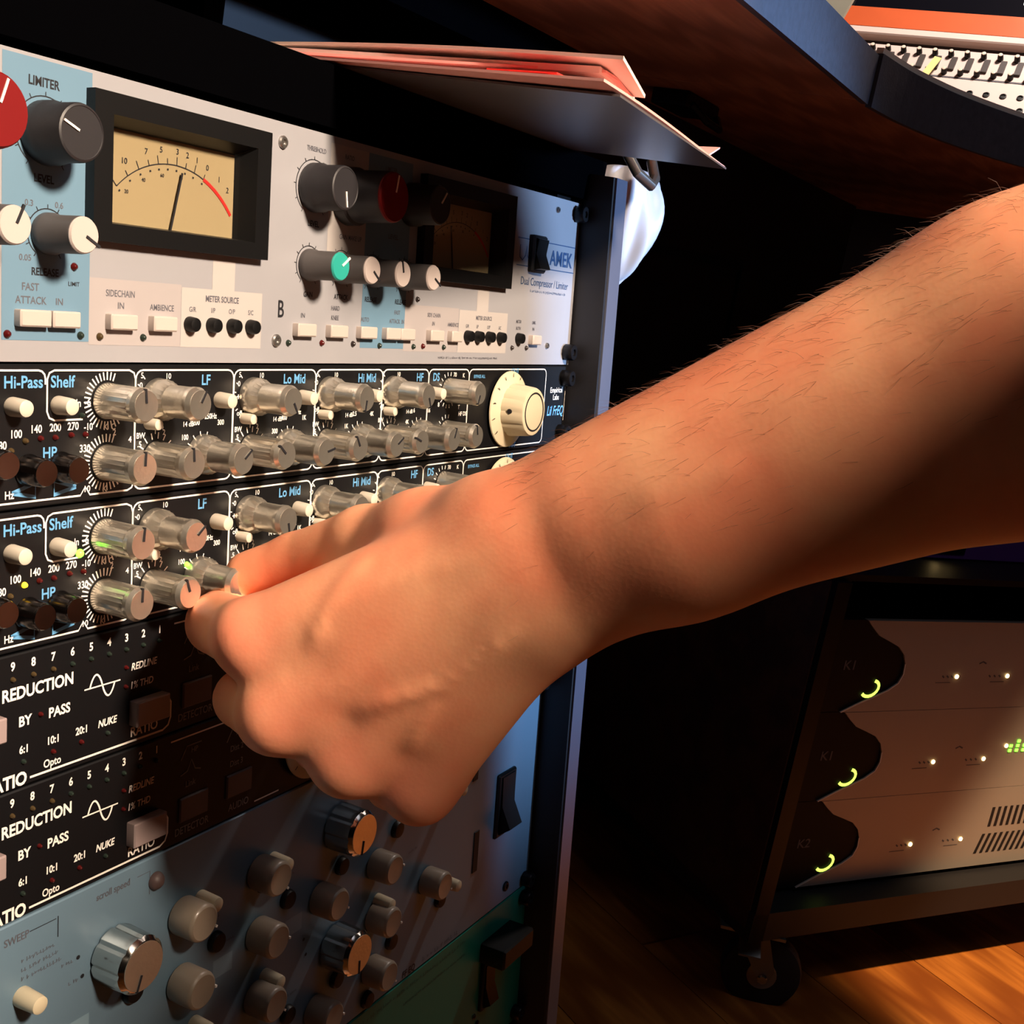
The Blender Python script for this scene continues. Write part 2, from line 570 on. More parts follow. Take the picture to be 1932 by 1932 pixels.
def knob(unit, u, v, kind, ang=0.0, cap=None):
    """ang: pointer angle in degrees clockwise from up"""
    a = math.radians(ang)
    L = unit.loc(u, v)
    if kind == 'big':          # black compressor knob
        me = shared('k_big', lambda: MB().lathe([(9.0, 0), (9.3, 0.6), (9.2, 4.5), (8.5, 5.6), (8.4, 14.6), (8.1, 15.4), (7.5, 15.7), (7.3, 15.5)], 36).mesh('knob', 'charcoal_knob'))
        o = link('knob', me, unit.root, L)
        pm = shared('p_big', lambda: MB().box(-0.35, 0.35, -15.9, -15.4, 1.2, 7.0).mesh('pointer', 'ink_white'))
        link('pointer', pm, o, (0, 0, 0), (0, a, 0))
        if cap:
            cm = shared(('c_big', cap), lambda: MB().lathe([(7.9, 15.3), (7.9, 16.2), (7.4, 16.7)], 36).mesh('cap', cap))
            link('cap', cm, o)
            pm = shared('p_big2', lambda: MB().box(-0.35, 0.35, -16.95, -16.5, 1.2, 7.0).mesh('pointer', 'ink_white'))
            link('pointer', pm, o, (0, 0, 0), (0, a, 0))
    elif kind == 'huge':       # tall red capped one
        me = shared('k_huge', lambda: MB().lathe([(11.2, 0), (11.5, 0.6), (11.3, 5), (10.3, 6), (10.0, 20.5), (9.6, 21.5)], 36).mesh('knob', 'charcoal_knob'))
        o = link('knob', me, unit.root, L)
        link('cap', shared('c_huge', lambda: MB().lathe([(9.6, 21.2), (9.7, 22.2), (9.2, 22.9)], 36).mesh('cap', 'cap_red')), o)
        link('pointer', shared('p_huge', lambda: MB().box(-0.35, 0.35, -23.2, -22.6, 2.0, 8.8).mesh('pointer', 'ink_white')), o, (0, 0, 0), (0, a, 0))
    elif kind == 'small':      # skirted small knob with coloured cap
        me = shared('k_small', lambda: MB().lathe([(6.0, 0), (6.2, 0.5), (6.1, 3.0), (5.6, 3.8), (5.5, 14.4), (5.3, 15.0)], 32).mesh('knob', 'grey_knob'))
        o = link('knob', me, unit.root, L)
        link('cap', shared(('c_small', cap), lambda: MB().lathe([(5.3, 14.8), (5.4, 15.4), (5.0, 16.0)], 32).mesh('cap', cap)), o)
        pk = 'ink_white' if cap == 'cap_teal' else 'ink_black'
        link('pointer', shared(('p_small', pk), lambda: MB().box(-0.4, 0.4, -16.3, -15.7, 0.6, 6.3).mesh('pointer', pk)), o, (0, 0, 0), (0, a, 0))
    elif kind in ('metal', 'metal2'):
        if kind == 'metal':
            pr = [(5.7, 0), (5.9, 0.4), (5.75, 2.0), (5.55, 14.2), (5.7, 14.6), (5.75, 16.2), (4.9, 17.6)]
        else:
            pr = [(7.0, 0), (7.2, 0.5), (7.0, 4.4), (5.9, 6.5), (5.8, 7.0), (5.5, 7.4), (5.5, 15.8), (5.7, 16.2), (5.75, 18.0), (4.9, 19.6)]
        top = pr[-1][1]
        me = shared('k_' + kind, lambda: MB().lathe(pr, 48, flute=(1.0, 14.3, 0.22, 2)).mesh('knob', 'brushed', angle=28))
        o = link('knob', me, unit.root, L)
        link('cap', shared('c_' + kind, lambda: MB().lathe([(4.9, top - 0.1), (4.85, top + 0.15), (3.5, top + 0.05), (0.6, top - 0.02)], 32).mesh('cap', 'brushed')), o)
        link('pointer', shared('p_' + kind, lambda: MB().box(-0.4, 0.4, -top - 0.35, -top + 1.2, 0.8, 5.4).mesh('pointer', 'ink_black')), o, (0, 0, 0), (0, a, 0))
        hole = MB().lathe([(0.75, 5.2), (0.75, 5.85)], 10)
        link('set_screw', shared('s_' + kind, lambda: MB().lathe([(0.8, 5.1), (0.8, 5.75)], 10).mesh('set_screw', 'ink_black')), o, (0, -(11 if kind == 'metal2' else 6), 0), (math.radians(20), a + math.radians(200), 0)).rotation_euler = (math.radians(-70), math.radians(60), 0)
    elif kind == 'push':       # short dark chrome push knob
        me = shared('k_push', lambda: MB().lathe([(4.9, 0), (5.0, 0.5), (4.6, 1.2), (4.4, 7.2), (4.0, 8.0)], 28).mesh('knob', 'dark_chrome'))
        o = link('knob', me, unit.root, L)
        link('cap', shared('c_push', lambda: MB().lathe([(4.0, 7.9), (3.9, 8.4)], 28).mesh('cap', 'dark_chrome')), o)
    elif kind == 'dial':       # cream dial with numbered skirt
        me = shared('k_dial', lambda: MB().lathe([(19.0, 1.2), (19.6, 1.6), (19.4, 2.2), (14.5, 4.0), (13.6, 4.6), (12.4, 15.5), (11.9, 16.4), (10.9, 16.7)], 60, flute=(4.2, 15.6, 0.5, 5)).mesh('knob', 'cream', angle=30))
        o = link('knob', me, unit.root, L)
        def ring():
            mb = MB()
            q = arc(0, 0, 9.6, 0, 360, 36)[:-1]
            mb.ribbon(q, 0.9, 16.85, True)
            return mb.mesh('ring', 'ink_black', smooth=False)
        link('ring', shared('r_dial', ring), o)
        def marks():
            mb = MB()
            for k in range(11):
                t = math.radians(220 - k * 26)
                mb.ribbon([(16.6 * math.cos(t), 16.6 * math.sin(t)), (18.6 * math.cos(t), 18.6 * math.sin(t))], 0.45, 3.4)
            return mb.mesh('marks', 'ink_black', smooth=False)
        link('marks', shared('m_dial', marks), o)
        link('set_screw', shared('s_dial', lambda: MB().lathe([(1.3, 12.6), (1.3, 13.3)], 12).mesh('set_screw', 'ink_black')), o, (0, -9.5, 0), (0, 0, math.radians(-90)))
    elif kind == 'silver':     # large fluted aluminium knob of the blue unit
        me = shared('k_silver', lambda: MB().lathe([(10.6, 0.6), (10.8, 1.2), (10.4, 13.2), (9.2, 14.6), (8.9, 14.8)], 48, flute=(0.5, 13.3, 0.7, 6)).mesh('knob', 'chrome', angle=25))
        o = link('knob', me, unit.root, L)
        link('cap', shared('c_silver', lambda: MB().lathe([(8.9, 14.7), (8.8, 15.0), (5, 14.95), (0.5, 14.9)], 40).mesh('cap', 'brushed')), o)
        link('pointer', shared('p_silver', lambda: MB().box(-0.35, 0.35, -15.3, -14.0, 3, 9.2).mesh('pointer', 'ink_black')), o, (0, 0, 0), (0, a, 0))
    elif kind == 'taupe':
        me = shared('k_taupe', lambda: MB().lathe([(7.3, 0.6), (7.5, 1.0), (7.4, 10.6), (6.9, 11.6), (6.2, 12.0), (5.6, 11.9)], 36).mesh('knob', 'taupe'))
        o = link('knob', me, unit.root, L)
        link('pointer', shared('p_taupe', lambda: MB().box(-0.45, 0.45, -12.2, -2.0, 6.6, 7.6).mesh('pointer', 'ink_white')), o, (0, 0, 0), (0, a, 0))
        link('set_screw', shared('s_taupe', lambda: MB().lathe([(0.9, 6.8), (0.9, 7.6)], 10).mesh('set_screw', 'ink_black')), o, (0, -4.2, 0), (math.radians(-90), a + math.radians(70), 0))
    return o

def push_pin(unit, u, v, r=2.9, h=6.8, m='ivory', name='push_button'):
    me = shared(('pin', r, h, m), lambda: MB().lathe([(r, 0), (r * 1.02, 0.5), (r * 0.92, h * 0.8), (r * 0.85, h * 0.95), (r * 0.6, h)], 24).mesh(name, m))
    return link(name, me, unit.root, unit.loc(u, v))

def key(unit, u, v, w, hgt, d, m, name='push_button'):
    me = shared(('key', w, hgt, d, m), lambda: MB().box(-w / 2, w / 2, -d, 0, -hgt / 2, hgt / 2, 0.5).mesh(name, m))
    return link(name, me, unit.root, unit.loc(u, v))

def thumb_screw(unit, u, v):
    me = shared('thumb', lambda: MB().lathe([(4.2, 0), (4.6, 0.6), (4.6, 5.0), (4.0, 5.8), (1.9, 5.9), (1.7, 4.8)], 24, flute=(0.6, 5.0, 0.3, 2)).mesh('rack_screw', 'screw_black'))
    return link('rack_screw', me, unit.root, unit.loc(u, v))

def scribble(unit, u0, u1, v, hgt, m):
    """a line of print too small to read"""
    rnd = random.Random(int(u0 * 7 + v))
    u = u0
    while u < u1:
        w = hgt * rnd.uniform(0.35, 0.6)
        a, b = rnd.uniform(-0.5, -0.2) * hgt, rnd.uniform(0.2, 0.5) * hgt
        unit.line([(u, v + a), (u, v + b), (u + w, v + b * rnd.uniform(-1, 1))], 0.28, m)
        u += w + hgt * (0.25 if rnd.random() < 0.8 else 0.8)

# ------------------------------------------------------------------ pale dual compressor (2U)
A = Unit('dual_compressor', 'pale silver compressor with two needle meters, topmost unit of the rack', 'rack unit', 0, 88.9)
A.plate('pale_silver', 4, [(-326, -254.5, 10.5, 46.5), (-145, -69.5, 10.5, 46.5)])
DX = 181.0   # spacing of the two channels
A.quad(-360.5, -328.6, 1.4, 82.2, 'print_blue')
A.quad(-328.6, -289.2, 62.2, 83.1, 'print_grey')
A.quad(-289.0, -248.0, 63.0, 83.2, 'print_white')
A.quad(-274.3, -263.0, 52.5, 63.0, 'print_white', 0.07)
A.quad(-186, -154, 3.0, 82, 'print_blue', 0.06)
A.quad(-211, -186.2, 3.0, 45, 'print_white', 0.06)
A.quad(-154, -109, 62.5, 83, 'print_grey', 0.06)
A.quad(-108.5, -62, 63.0, 83, 'print_white', 0.06)
A.quad(-93, -82, 52.5, 63.0, 'print_white', 0.07)
A.text('LIMITER', -346.2, 7.6, 2.6, 'ink_black', sx=0.85, bold=0.025)
A.text('LEVEL', -346.0, 34.8, 2.3, 'ink_black', sx=0.85, bold=0.025)
A.text('0.3', -351.3, 42.2, 1.8, 'ink_grey'); A.text('0.6', -340.5, 41.8, 1.8, 'ink_grey'); A.text('0.05', -352.5, 58.0, 1.8, 'ink_grey')
A.text('RELEASE', -345.3, 61.8, 2.2, 'ink_black', sx=0.85, bold=0.025)
A.text('LIMIT', -334.6, 64.7, 1.3, 'ink_black')
A.text('FAST', -350.5, 66.4, 2.2, 'ink_grey', sx=0.9); A.text('ATTACK', -350.3, 70.3, 2.2, 'ink_grey', sx=0.9); A.text('IN', -340.0, 70.3, 2.0, 'ink_grey')
A.text('SIDECHAIN', -316.0, 66.6, 2.1, 'ink_grey', sx=0.8); A.text('IN', -315.7, 70.4, 2.0, 'ink_grey')
A.text('AMBIENCE', -297.9, 70.3, 2.0, 'ink_grey', sx=0.8)
A.text('METER SOURCE', -269.0, 66.2, 2.1, 'ink_grey', sx=0.8, bold=0.025)
for s, u in (('G/R', -283.6), ('I/P', -273.5), ('O/P', -264.0), ('S/C', -254.0)):
    A.text(s, u, 70.2, 1.7, 'ink_grey', sx=0.85)
A.text('B', -237.1, 68.0, 6.4, 'ink_black', sx=0.75, bold=0.01)
# channel B lettering
A.text('THRESHOLD', -220, 7.0, 1.8, 'ink_grey', sx=0.8); A.text('RATIO', -199, 7.0, 1.8, 'ink_grey', sx=0.8); A.text('LIMITER', -170, 7.6, 2.0, 'ink_grey', sx=0.85)
A.text('LEVEL', -220, 34.8, 2.2, 'ink_black', sx=0.85, bold=0.02); A.text('GAIN MAKE UP', -196, 38.0, 1.9, 'ink_grey', sx=0.8); A.text('LEVEL', -166, 34.8, 2.0, 'ink_grey')
for s, u in (('GAIN', -221.5), ('ATTACK', -200.5), ('RELEASE', -180), ('RELEASE', -158)):
    A.text(s, u, 61.8, 2.0, 'ink_black', sx=0.8, bold=0.02)
A.text('IN', -224, 70.0, 1.8, 'ink_grey')
for s, s2, u in (('HARD', 'KNEE', -203.7), ('', 'AUTO', -183.4), ('FAST', 'ATTACK  IN', -160), ('SIDE CHAIN', 'IN', -130.6), ('', 'AMBIENCE', -113.6)):
    if s: A.text(s, u, 66.4, 1.8, 'ink_grey', sx=0.8)
    A.text(s2, u, 70.2, 1.8, 'ink_grey', sx=0.8)
A.text('METER SOURCE', -85.5, 66.2, 1.9, 'ink_grey', sx=0.8, bold=0.02)
for s, u in (('G/R', -100.7), ('I/P', -91.2), ('O/P', -80.4), ('S/C', -69.3)):
    A.text(s, u, 70.4, 1.6, 'ink_grey', sx=0.8)
A.text('METER', -50, 66.6, 1.6, 'ink_grey', sx=0.8); A.text('BOTH', -50, 70.0, 1.6, 'ink_grey', sx=0.8)
A.text('LINK', -33.5, 66.6, 1.6, 'ink_grey', sx=0.8); A.text('IN', -33.5, 70.0, 1.6, 'ink_grey')
scribble(A, -125, -70, 85.6, 1.2, 'ink_grey')
# maker's plate on the right
A.line([(-57, 24.6), (8.5, 24.6)], 0.5, 'ink_navy'); A.line([(-57, 38.2), (8.5, 38.2)], 0.5, 'ink_navy')
A.text('AMEK', -7.5, 31.8, 7.6, 'ink_navy', sx=0.92, bold=0.02)
A.line([(-54, 28), (-54, 34), (-51, 35.5), (-48, 33), (-47, 28), (-46, 33), (-43, 35.5)], 0.7, 'ink_navy')
A.text('Dual Compressor / Limiter', -24, 45.6, 4.0, 'ink_navy', sx=0.86, bold=0.0)
scribble(A, -40, 0, 50.4, 1.5, 'ink_navy')
def dial_arc(u, v, r, m='ink_black'):
    A.pr(m).ribbon([(p[0], p[1]) for p in arc(u - U0, A.H - v, r, 235, -55 + 0, 30)], 0.35, 0.14)
    for k in range(11):
        t = math.radians(235 - k * 29)
        cx, cz = u - U0, A.H - v
        A.pr(m).ribbon([(cx + r * math.cos(t), cz + r * math.sin(t)), (cx + (r + 1.3) * math.cos(t), cz + (r + 1.3) * math.sin(t))], 0.3, 0.14)
knob(A, -345.7, 21.8, 'big', 292); dial_arc(-345.7, 21.8, 10.4)
knob(A, -344.6, 50.5, 'small', 118, 'cap_white'); dial_arc(-344.6, 50.5, 7.2)
knob(A, -379.5, 21.6, 'huge', 20)
knob(A, -368.4, 50.0, 'small', 25, 'cap_white')
knob(A, -221.0, 21.4, 'big', 170); dial_arc(-221.0, 21.4, 10.4)
knob(A, -198.9, 22.0, 'huge', 12)
knob(A, -154.5, 20.0, 'big', 38)
for u, c, an in ((-222.0, 'cap_teal', 55), (-201.5, 'cap_white', 128), (-180.0, 'cap_white', 345), (-156.8, 'cap_white', 120)):
    knob(A, u, 50.6, 'small', an, c); dial_arc(u, 50.6, 7.2)
for u, w in ((-350.6, 11.2), (-339.3, 10.4), (-316.5, 11.2), (-298.6, 10.6)):
    key(A, u, 75.6, w, 5.0, 3.2, 'button_white')
for u in (-285.0, -274.3, -264.0, -254.1):
    push_pin(A, u, 75.4, 2.7, 3.6, 'black_plastic')
for u, w in ((-224.2, 11.2), (-203.7, 11.2), (-183.4, 11.2), (-165.4, 10.6), (-154.4, 10.6), (-130.6, 11), (-113.6, 9), (-33.5, 9.5)):
    key(A, u, 75.6, w, 5.0, 3.2, 'button_white')
for u in (-100.7, -91.2, -80.4, -69.3, -49.9):
    push_pin(A, u, 75.2, 2.8, 3.6, 'black_plastic')
for u, v, m in ((-358.6, 80.5, 'led_red'), (-331.9, 80.3, 'led_green_off'), (-324.3, 80.5, 'led_amber_off'), (-306.1, 80.4, 'led_green_off'), (-334.7, 59.5, 'led_red'), (-232.2, 80.8, 'led_green_off'), (-211.7, 80.5, 'led_red'), (-191.0, 80.5, 'led_dark'), (-172.2, 80.9, 'led_green_off'), (-146.2, 80.9, 'led_green_off'), (-138.5, 80.6, 'led_red'), (-121.0, 80.8, 'led_green_off'), (-55.7, 80.1, 'led_dark'), (-40.3, 80.0, 'led_dark'), (-145, 60, 'led_dark')):
    led(A, u, v, m)
screw(A, -240.0, 7.5); screw(A, -239.4, 80.0); screw(A, -16.1, 6.7, r=1.6); screw(A, -17.1, 78.4, r=1.6)
# rocker switch
sw = part('power_switch', MB().box(-7.5, 7.5, -3, 0, -9.5, 9.5, 1.0), 'black_plastic', A.root, A.loc(-37, 31.5))
part('rocker', MB().xprism([(-3, -8), (-6.5, -7.5), (-3.4, 0), (-4.6, 7.5), (-3, 8)], -5.5, 5.5), 'black_plastic', sw)
for u, v in ((7.0, 6.5), (6.0, 81.5)):
    thumb_screw(A, u, v)
# needle meters
for u_c, lab in ((-290.5, None), (-107.5, None)):
    r = link('meter', MB().add(*(lambda mb: (mb.v, mb.f))(MB().box(-36, 36, 5, 30, -19, 18))).mesh('meter', 'black_plastic'), A.root, A.loc(u_c, 28.5))
    fr = MB()
    for k, (a0, a1, b0, b1) in enumerate(((-40.3, 40.3, 16.0, 22.5), (-40.3, 40.3, -22.4, -16.8), (-40.3, -33.0, -16.8, 16.0), (33.0, 40.3, -16.8, 16.0))):
        fr.box(a0, a1, -4.0, 0.2, b0, b1)
    # sloped inner walls down to the dial
    o_, i_ = rrect(-33, 33, -16.8, 16, 0.1, 1), rrect(-29.6, 29.6, -15.8, 13.2, 0.1, 1)
    n_ = len(o_)
    fr.add([(p[0], -3.9, p[1]) for p in o_] + [(p[0], 3.9, p[1]) for p in i_] + [(p[0], 4.4, p[1]) for p in rrect(-36, 36, -19, 18, 0.1, 1)],
           [(k, (k + 1) % n_, n_ + (k + 1) % n_, n_ + k) for k in range(n_)] + [(n_ + k, n_ + (k + 1) % n_, 2 * n_ + (k + 1) % n_, 2 * n_ + k) for k in range(n_)])
    part('bezel', fr, 'black_plastic', r, smooth=False)
    part('dial', MB().box(-29.7, 29.7, 3.9, 4.8, -15.9, 13.3), 'meter_face', r, smooth=False)
    sc = MB()
    def apt(t, dr=0.0):     # scale arc, t 0..1
        a = math.radians(134 - 96 * t)
        return (0.3 + (35.5 + dr) * math.cos(a), -29.9 + (35.5 + dr) * math.sin(a))
    sc.ribbon([apt(t / 30 * 0.70) for t in range(31)], 0.35, -3.75)
    for k, t in enumerate((0.0, 0.1, 0.19, 0.27, 0.34, 0.41, 0.48, 0.55, 0.62, 0.70)):
        sc.ribbon([apt(t), apt(t, 2.8 if k % 2 == 0 else 1.9)], 0.3, -3.75)
        sc.ribbon([apt(t, -1.4), apt(t, -2.0)], 0.7, -3.75)
    for s, t in (('20', 0.0), ('10', 0.12), ('7', 0.27), ('5', 0.37), ('3', 0.48), ('2', 0.55), ('1', 0.62), ('0', 0.70), ('1', 0.8), ('2', 0.88), ('3', 1.0)):
        p = apt(t, 4.6)
        text(sc, s, p[0], p[1], 1.9, -3.75, bold=0.01)
    for s, t in (('20', 0.04), ('40', 0.2), ('60', 0.36), ('80', 0.52)):
        p = apt(t, -3.6)
        text(sc, s, p[0], p[1], 1.2, -3.75)
    part('scale', sc, 'ink_black', r, smooth=False, recalc=False)
    part('overload_arc', MB().ribbon([apt(0.70 + t / 12 * 0.30) for t in range(13)], 1.2, -3.7), 'ink_red', r, smooth=False, recalc=False)
    part('needle', MB().box(-0.28, 0.28, 2.6, 3.0, -19.5, 4.5), 'ink_black', r, (2.2 + (0 if u_c < -200 else -10), 0, -1.0), (0, math.radians(14 if u_c < -200 else -10), 0))
    part('glass', MB().quad(-29.9, 29.9, -16.0, 13.4, -1.6), 'meter_glass', r, smooth=False)
A.finish()

# ------------------------------------------------------------------ black equalizers (1U each)
def equalizer(label, v0, lower):
    E = Unit('equalizer', label, 'rack unit', v0, 44.45, 'black equalizers with metal knobs')
    E.plate('black_panel')
    W = 0.6
    # section borders
    E.line([(-440, 2.2), (-347.4, 2.2)] + [(-344.9 - 2.5 + 2.5 * math.sin(math.radians(t)), 4.7 - 2.5 * math.cos(math.radians(t))) for t in (0, 30, 60, 90)] + [(-344.9, 6.5)], W)
    E.line([(-330.5, 17.6), (-341.3, 17.6), (-343.3, 16.8), (-344.2, 14.8), (-344.2, 4.9), (-343.4, 3.0), (-341.6, 2.2), (-311.6, 2.2), (-309.6, 3.1), (-308.9, 5.2), (-308.9, 24)], W)
    E.line([(-440, 42.0), (-331.0, 42.0), (-329.1, 39.3), (-327.2, 42.0), (-311.5, 42.0), (-309.6, 41.2), (-308.9, 39.4)], W)
    secs = (-308.9, -261.7, -214.1, -168.1, -131.7, -95.9, -14.8)
    for a, b in zip(secs[:-1], secs[1:]):
        E.line([(p[0], p[1]) for p in rrect(a + 0.15, b - 0.15, 2.2, 42.0, 3.0, 4)], W, closed=True)
    for s, u, al in (('Hi-Pass', -345.8, 'r'), ('Shelf', -342.9, 'l'), ('LF', -276.0, 'c'), ('Lo Mid', -227.4, 'c'), ('Hi Mid', -179.6, 'c'), ('HF', -139.0, 'c'), ('DS', -125.3, 'c'), ('BYPASS ALL', -86, 'c')):
        E.text(s, u, 5.6, 3.6 if s[0] != 'B' else 1.6, 'ink_blue', align=al, sx=0.92, bold=0.02)
    E.text('OUT', -50, 3.0, 2.6, 'ink_blue', bold=0.02); E.text('OUT', -48, 41.6, 2.6, 'ink_blue', bold=0.02)
    E.text('HP', -342.9, 27.4, 3.4, 'ink_blue', bold=0.02, sx=0.9)
    for s, u, v in (('60', -366.0, 27.5), ('80', -360.0, 24.3), ('100', -355.1, 21.1), ('140', -347.9, 19.9), ('200', -341.0, 19.7), ('270', -334.2, 19.6), ('330', -329.4, 26.9), ('Hz', -357.5, 39.4)):
        E.text(s, u, v, 2.4, sx=0.85, bold=0.02)
    E.text('In', -332.2, 12.4, 2.4, sx=0.8, bold=0.015); E.text('-6', -328.6, 12.2, 2.2, bold=0.02); E.text('-10', -328.2, 20.0, 2.2, bold=0.02, sx=0.85)
    E.text('K', -321, 20.4, 2.0); E.text('C', -318, 20.4, 2.0)
    for s, u, v in (('1', -328.6, 22.6), ('2', -317.5, 22.3), ('4', -310.8, 25.0), ('10', -328.2, 40.0), ('K', -321, 40.6)):
        E.text(s, u, v, 2.0, bold=0.015)
    for v in (12.0, 32.0):
        for k in range(25):
            t = math.radians(70 + k * 10.2)
            E.line([(-320.8 + r * math.cos(t), v - r * math.sin(t)) for r in (6.7, 9.3)], 0.5)
    # blue arrows under the filter buttons
    for s, u in ((-1, -351.2), (1, -338.2)):
        E.line([(u + s * 5.4, 39.0), (u - s * 3.0, 36.4), (u - s * 3.0, 40.8), (u + s * 5.4, 39.0)], 1.3, 'ink_blue')
    # band scales
    for i, (u, hz) in enumerate(((-299.0, ('100', '200', '250Hz', '300')), (-251.5, ('300', '400', '500Hz', '1K')), (-206.0, ('1K', '2.5', '3KHz', '4K')), (-161.0, ('4K', '6', '9KHz', '16')))):
        E.text('-14', u + 1.5, 21.4, 2.0, bold=0.02, sx=0.9); E.text('14 dB', u + 15, 21.0, 1.8, sx=0.9); E.text('off', u - 6.6, 18.0, 1.9, bold=0.015)
        E.text('0', u - 7.4, 7.2, 1.9); E.text('+', u - 7.6, 12.0, 2.4, bold=0.02); E.text('5', u - 7.0, 3.9, 1.9, bold=0.01); E.text('10', u + 5.0, 4.2, 1.9, bold=0.01)
        for k, s in enumerate(hz):
            E.text(s, u + 13.5 + k * 5.2 + (2 if k > 1 else 0), (25.6, 20.6, 18.6, 21.0)[k], 1.9, bold=0.02, sx=0.85)
        E.text('BW', u - 7.0, 24.0, 1.9, bold=0.02, sx=0.9); E.text('.5', u - 7.6, 26.9, 1.9, bold=0.02); E.text('1', u - 0.6, 22.8, 1.8); E.text('2', u + 3.4, 23.3, 1.8)
        for k in range(6):
            t = math.radians(150 - k * 22)
            E.line([(u + r * math.cos(t), 32.0 - r * math.sin(t)) for r in (6.6, 8.8)], 0.45)
            t = math.radians(150 - k * 26)
            E.line([(u + 22 + r * math.cos(t), 32.0 - r * math.sin(t)) for r in (6.6, 8.2)], 0.4)
            t = math.radians(230 - k * 20)
            E.line([(u + r * math.cos(t), 12.0 - r * math.sin(t)) for r in (8.9, 10.2)], 0.4)
    for s, u, v in (('70', -109, 4.6), ('K', -101, 5.0), ('8', -122, 18.5), ('T', -104, 20.2), ('HF DS', -100, 23.5)):
        E.text(s, u, v, 2.0, bold=0.015)
    for k in range(12):
        t = math.radians(80 + k * 20)
        E.line([(-114 + r * math.cos(t), 12.0 - r * math.sin(t)) for r in (6.8, 8.6)], 0.45)
        E.line([(-114 + r * math.cos(t), 32.0 - r * math.sin(t)) for r in (6.8, 8.6)], 0.45)
    E.text('Empirical', -1.2, 13.6, 3.0, bold=0.01, sx=0.95); E.text('Labs', -1.2, 17.6, 3.0, bold=0.01, sx=0.95)
    E.text('Lil FrEQ', -0.6, 25.0, 5.2, 'ink_blue', sx=0.78, shear=0.18, bold=0.015)
    E.line([(9.6, 12), (9.6, 31.0)], 0.35)
    rnd = random.Random(3 if lower else 5)
    knob(E, -320.8, 12.0, 'metal', 5 if lower else 355); knob(E, -320.8, 32.0, 'metal', 2)
    for u, a in ((-299.0, 30), (-251.5, 150), (-206.0, 190), (-161.0, 160)):
        knob(E, u, 12.0, 'metal2', a + (20 if lower else 0))
    knob(E, -114.0, 12.0, 'metal', 200)
    for u, a in ((-299.0, 350), (-277.0, 40), (-251.5, 300), (-230.5, 60), (-206.0, 320), (-183.0, 40), (-161.0, 310), (-138.0, 20), (-114.0, 330)):
        knob(E, u, 32.0, 'metal2' if u in (-277.0, -230.5, -183.0, -138.0) else 'metal', a + rnd.uniform(-20, 20))
    for u in (-350.9, -338.8, -364.5):
        knob(E, u, 32.3 if u > -360 else 29.0, 'push')
    knob(E, -57.2, 22.5, 'dial')
    for u in (-356.7, -340.0, -269.0, -222.6, -178.5, -128.2):
        push_pin(E, u, 12.9)
    for u in (-301.6, -254.6, -208.6, -163.2):
        push_pin(E, u - 1.2, 20.0, 2.1, 5.4)
    for u, v, m in ((-357.1, 26.1, 'led_amber_off'), (-352.0, 23.4, 'led_yellow_on' if lower else 'led_amber_off'), (-346.5, 22.9, 'led_red'), (-341.0, 22.9, 'led_red'), (-334.9, 22.4, 'led_red'), (-329.4, 22.5, 'led_red'), (-330.9, 16.4, 'led_green_on' if lower else 'led_green_off')):
        led(E, u, v, m, 0.85 if m != 'led_green_on' else 1.3)
    if lower:
        led(E, -283, 27.0, 'led_green_on', 0.9)
    for v in (7.0, 37.5):
        thumb_screw(E, 6.5, v)
    E.finish()
    return E
EQ1 = equalizer('upper black equalizer with metal knobs and cream dial, directly under the pale compressor', 88.9, False)
EQ2 = equalizer('lower black equalizer with lit green indicator, its knob held by the hand', 133.35, True)

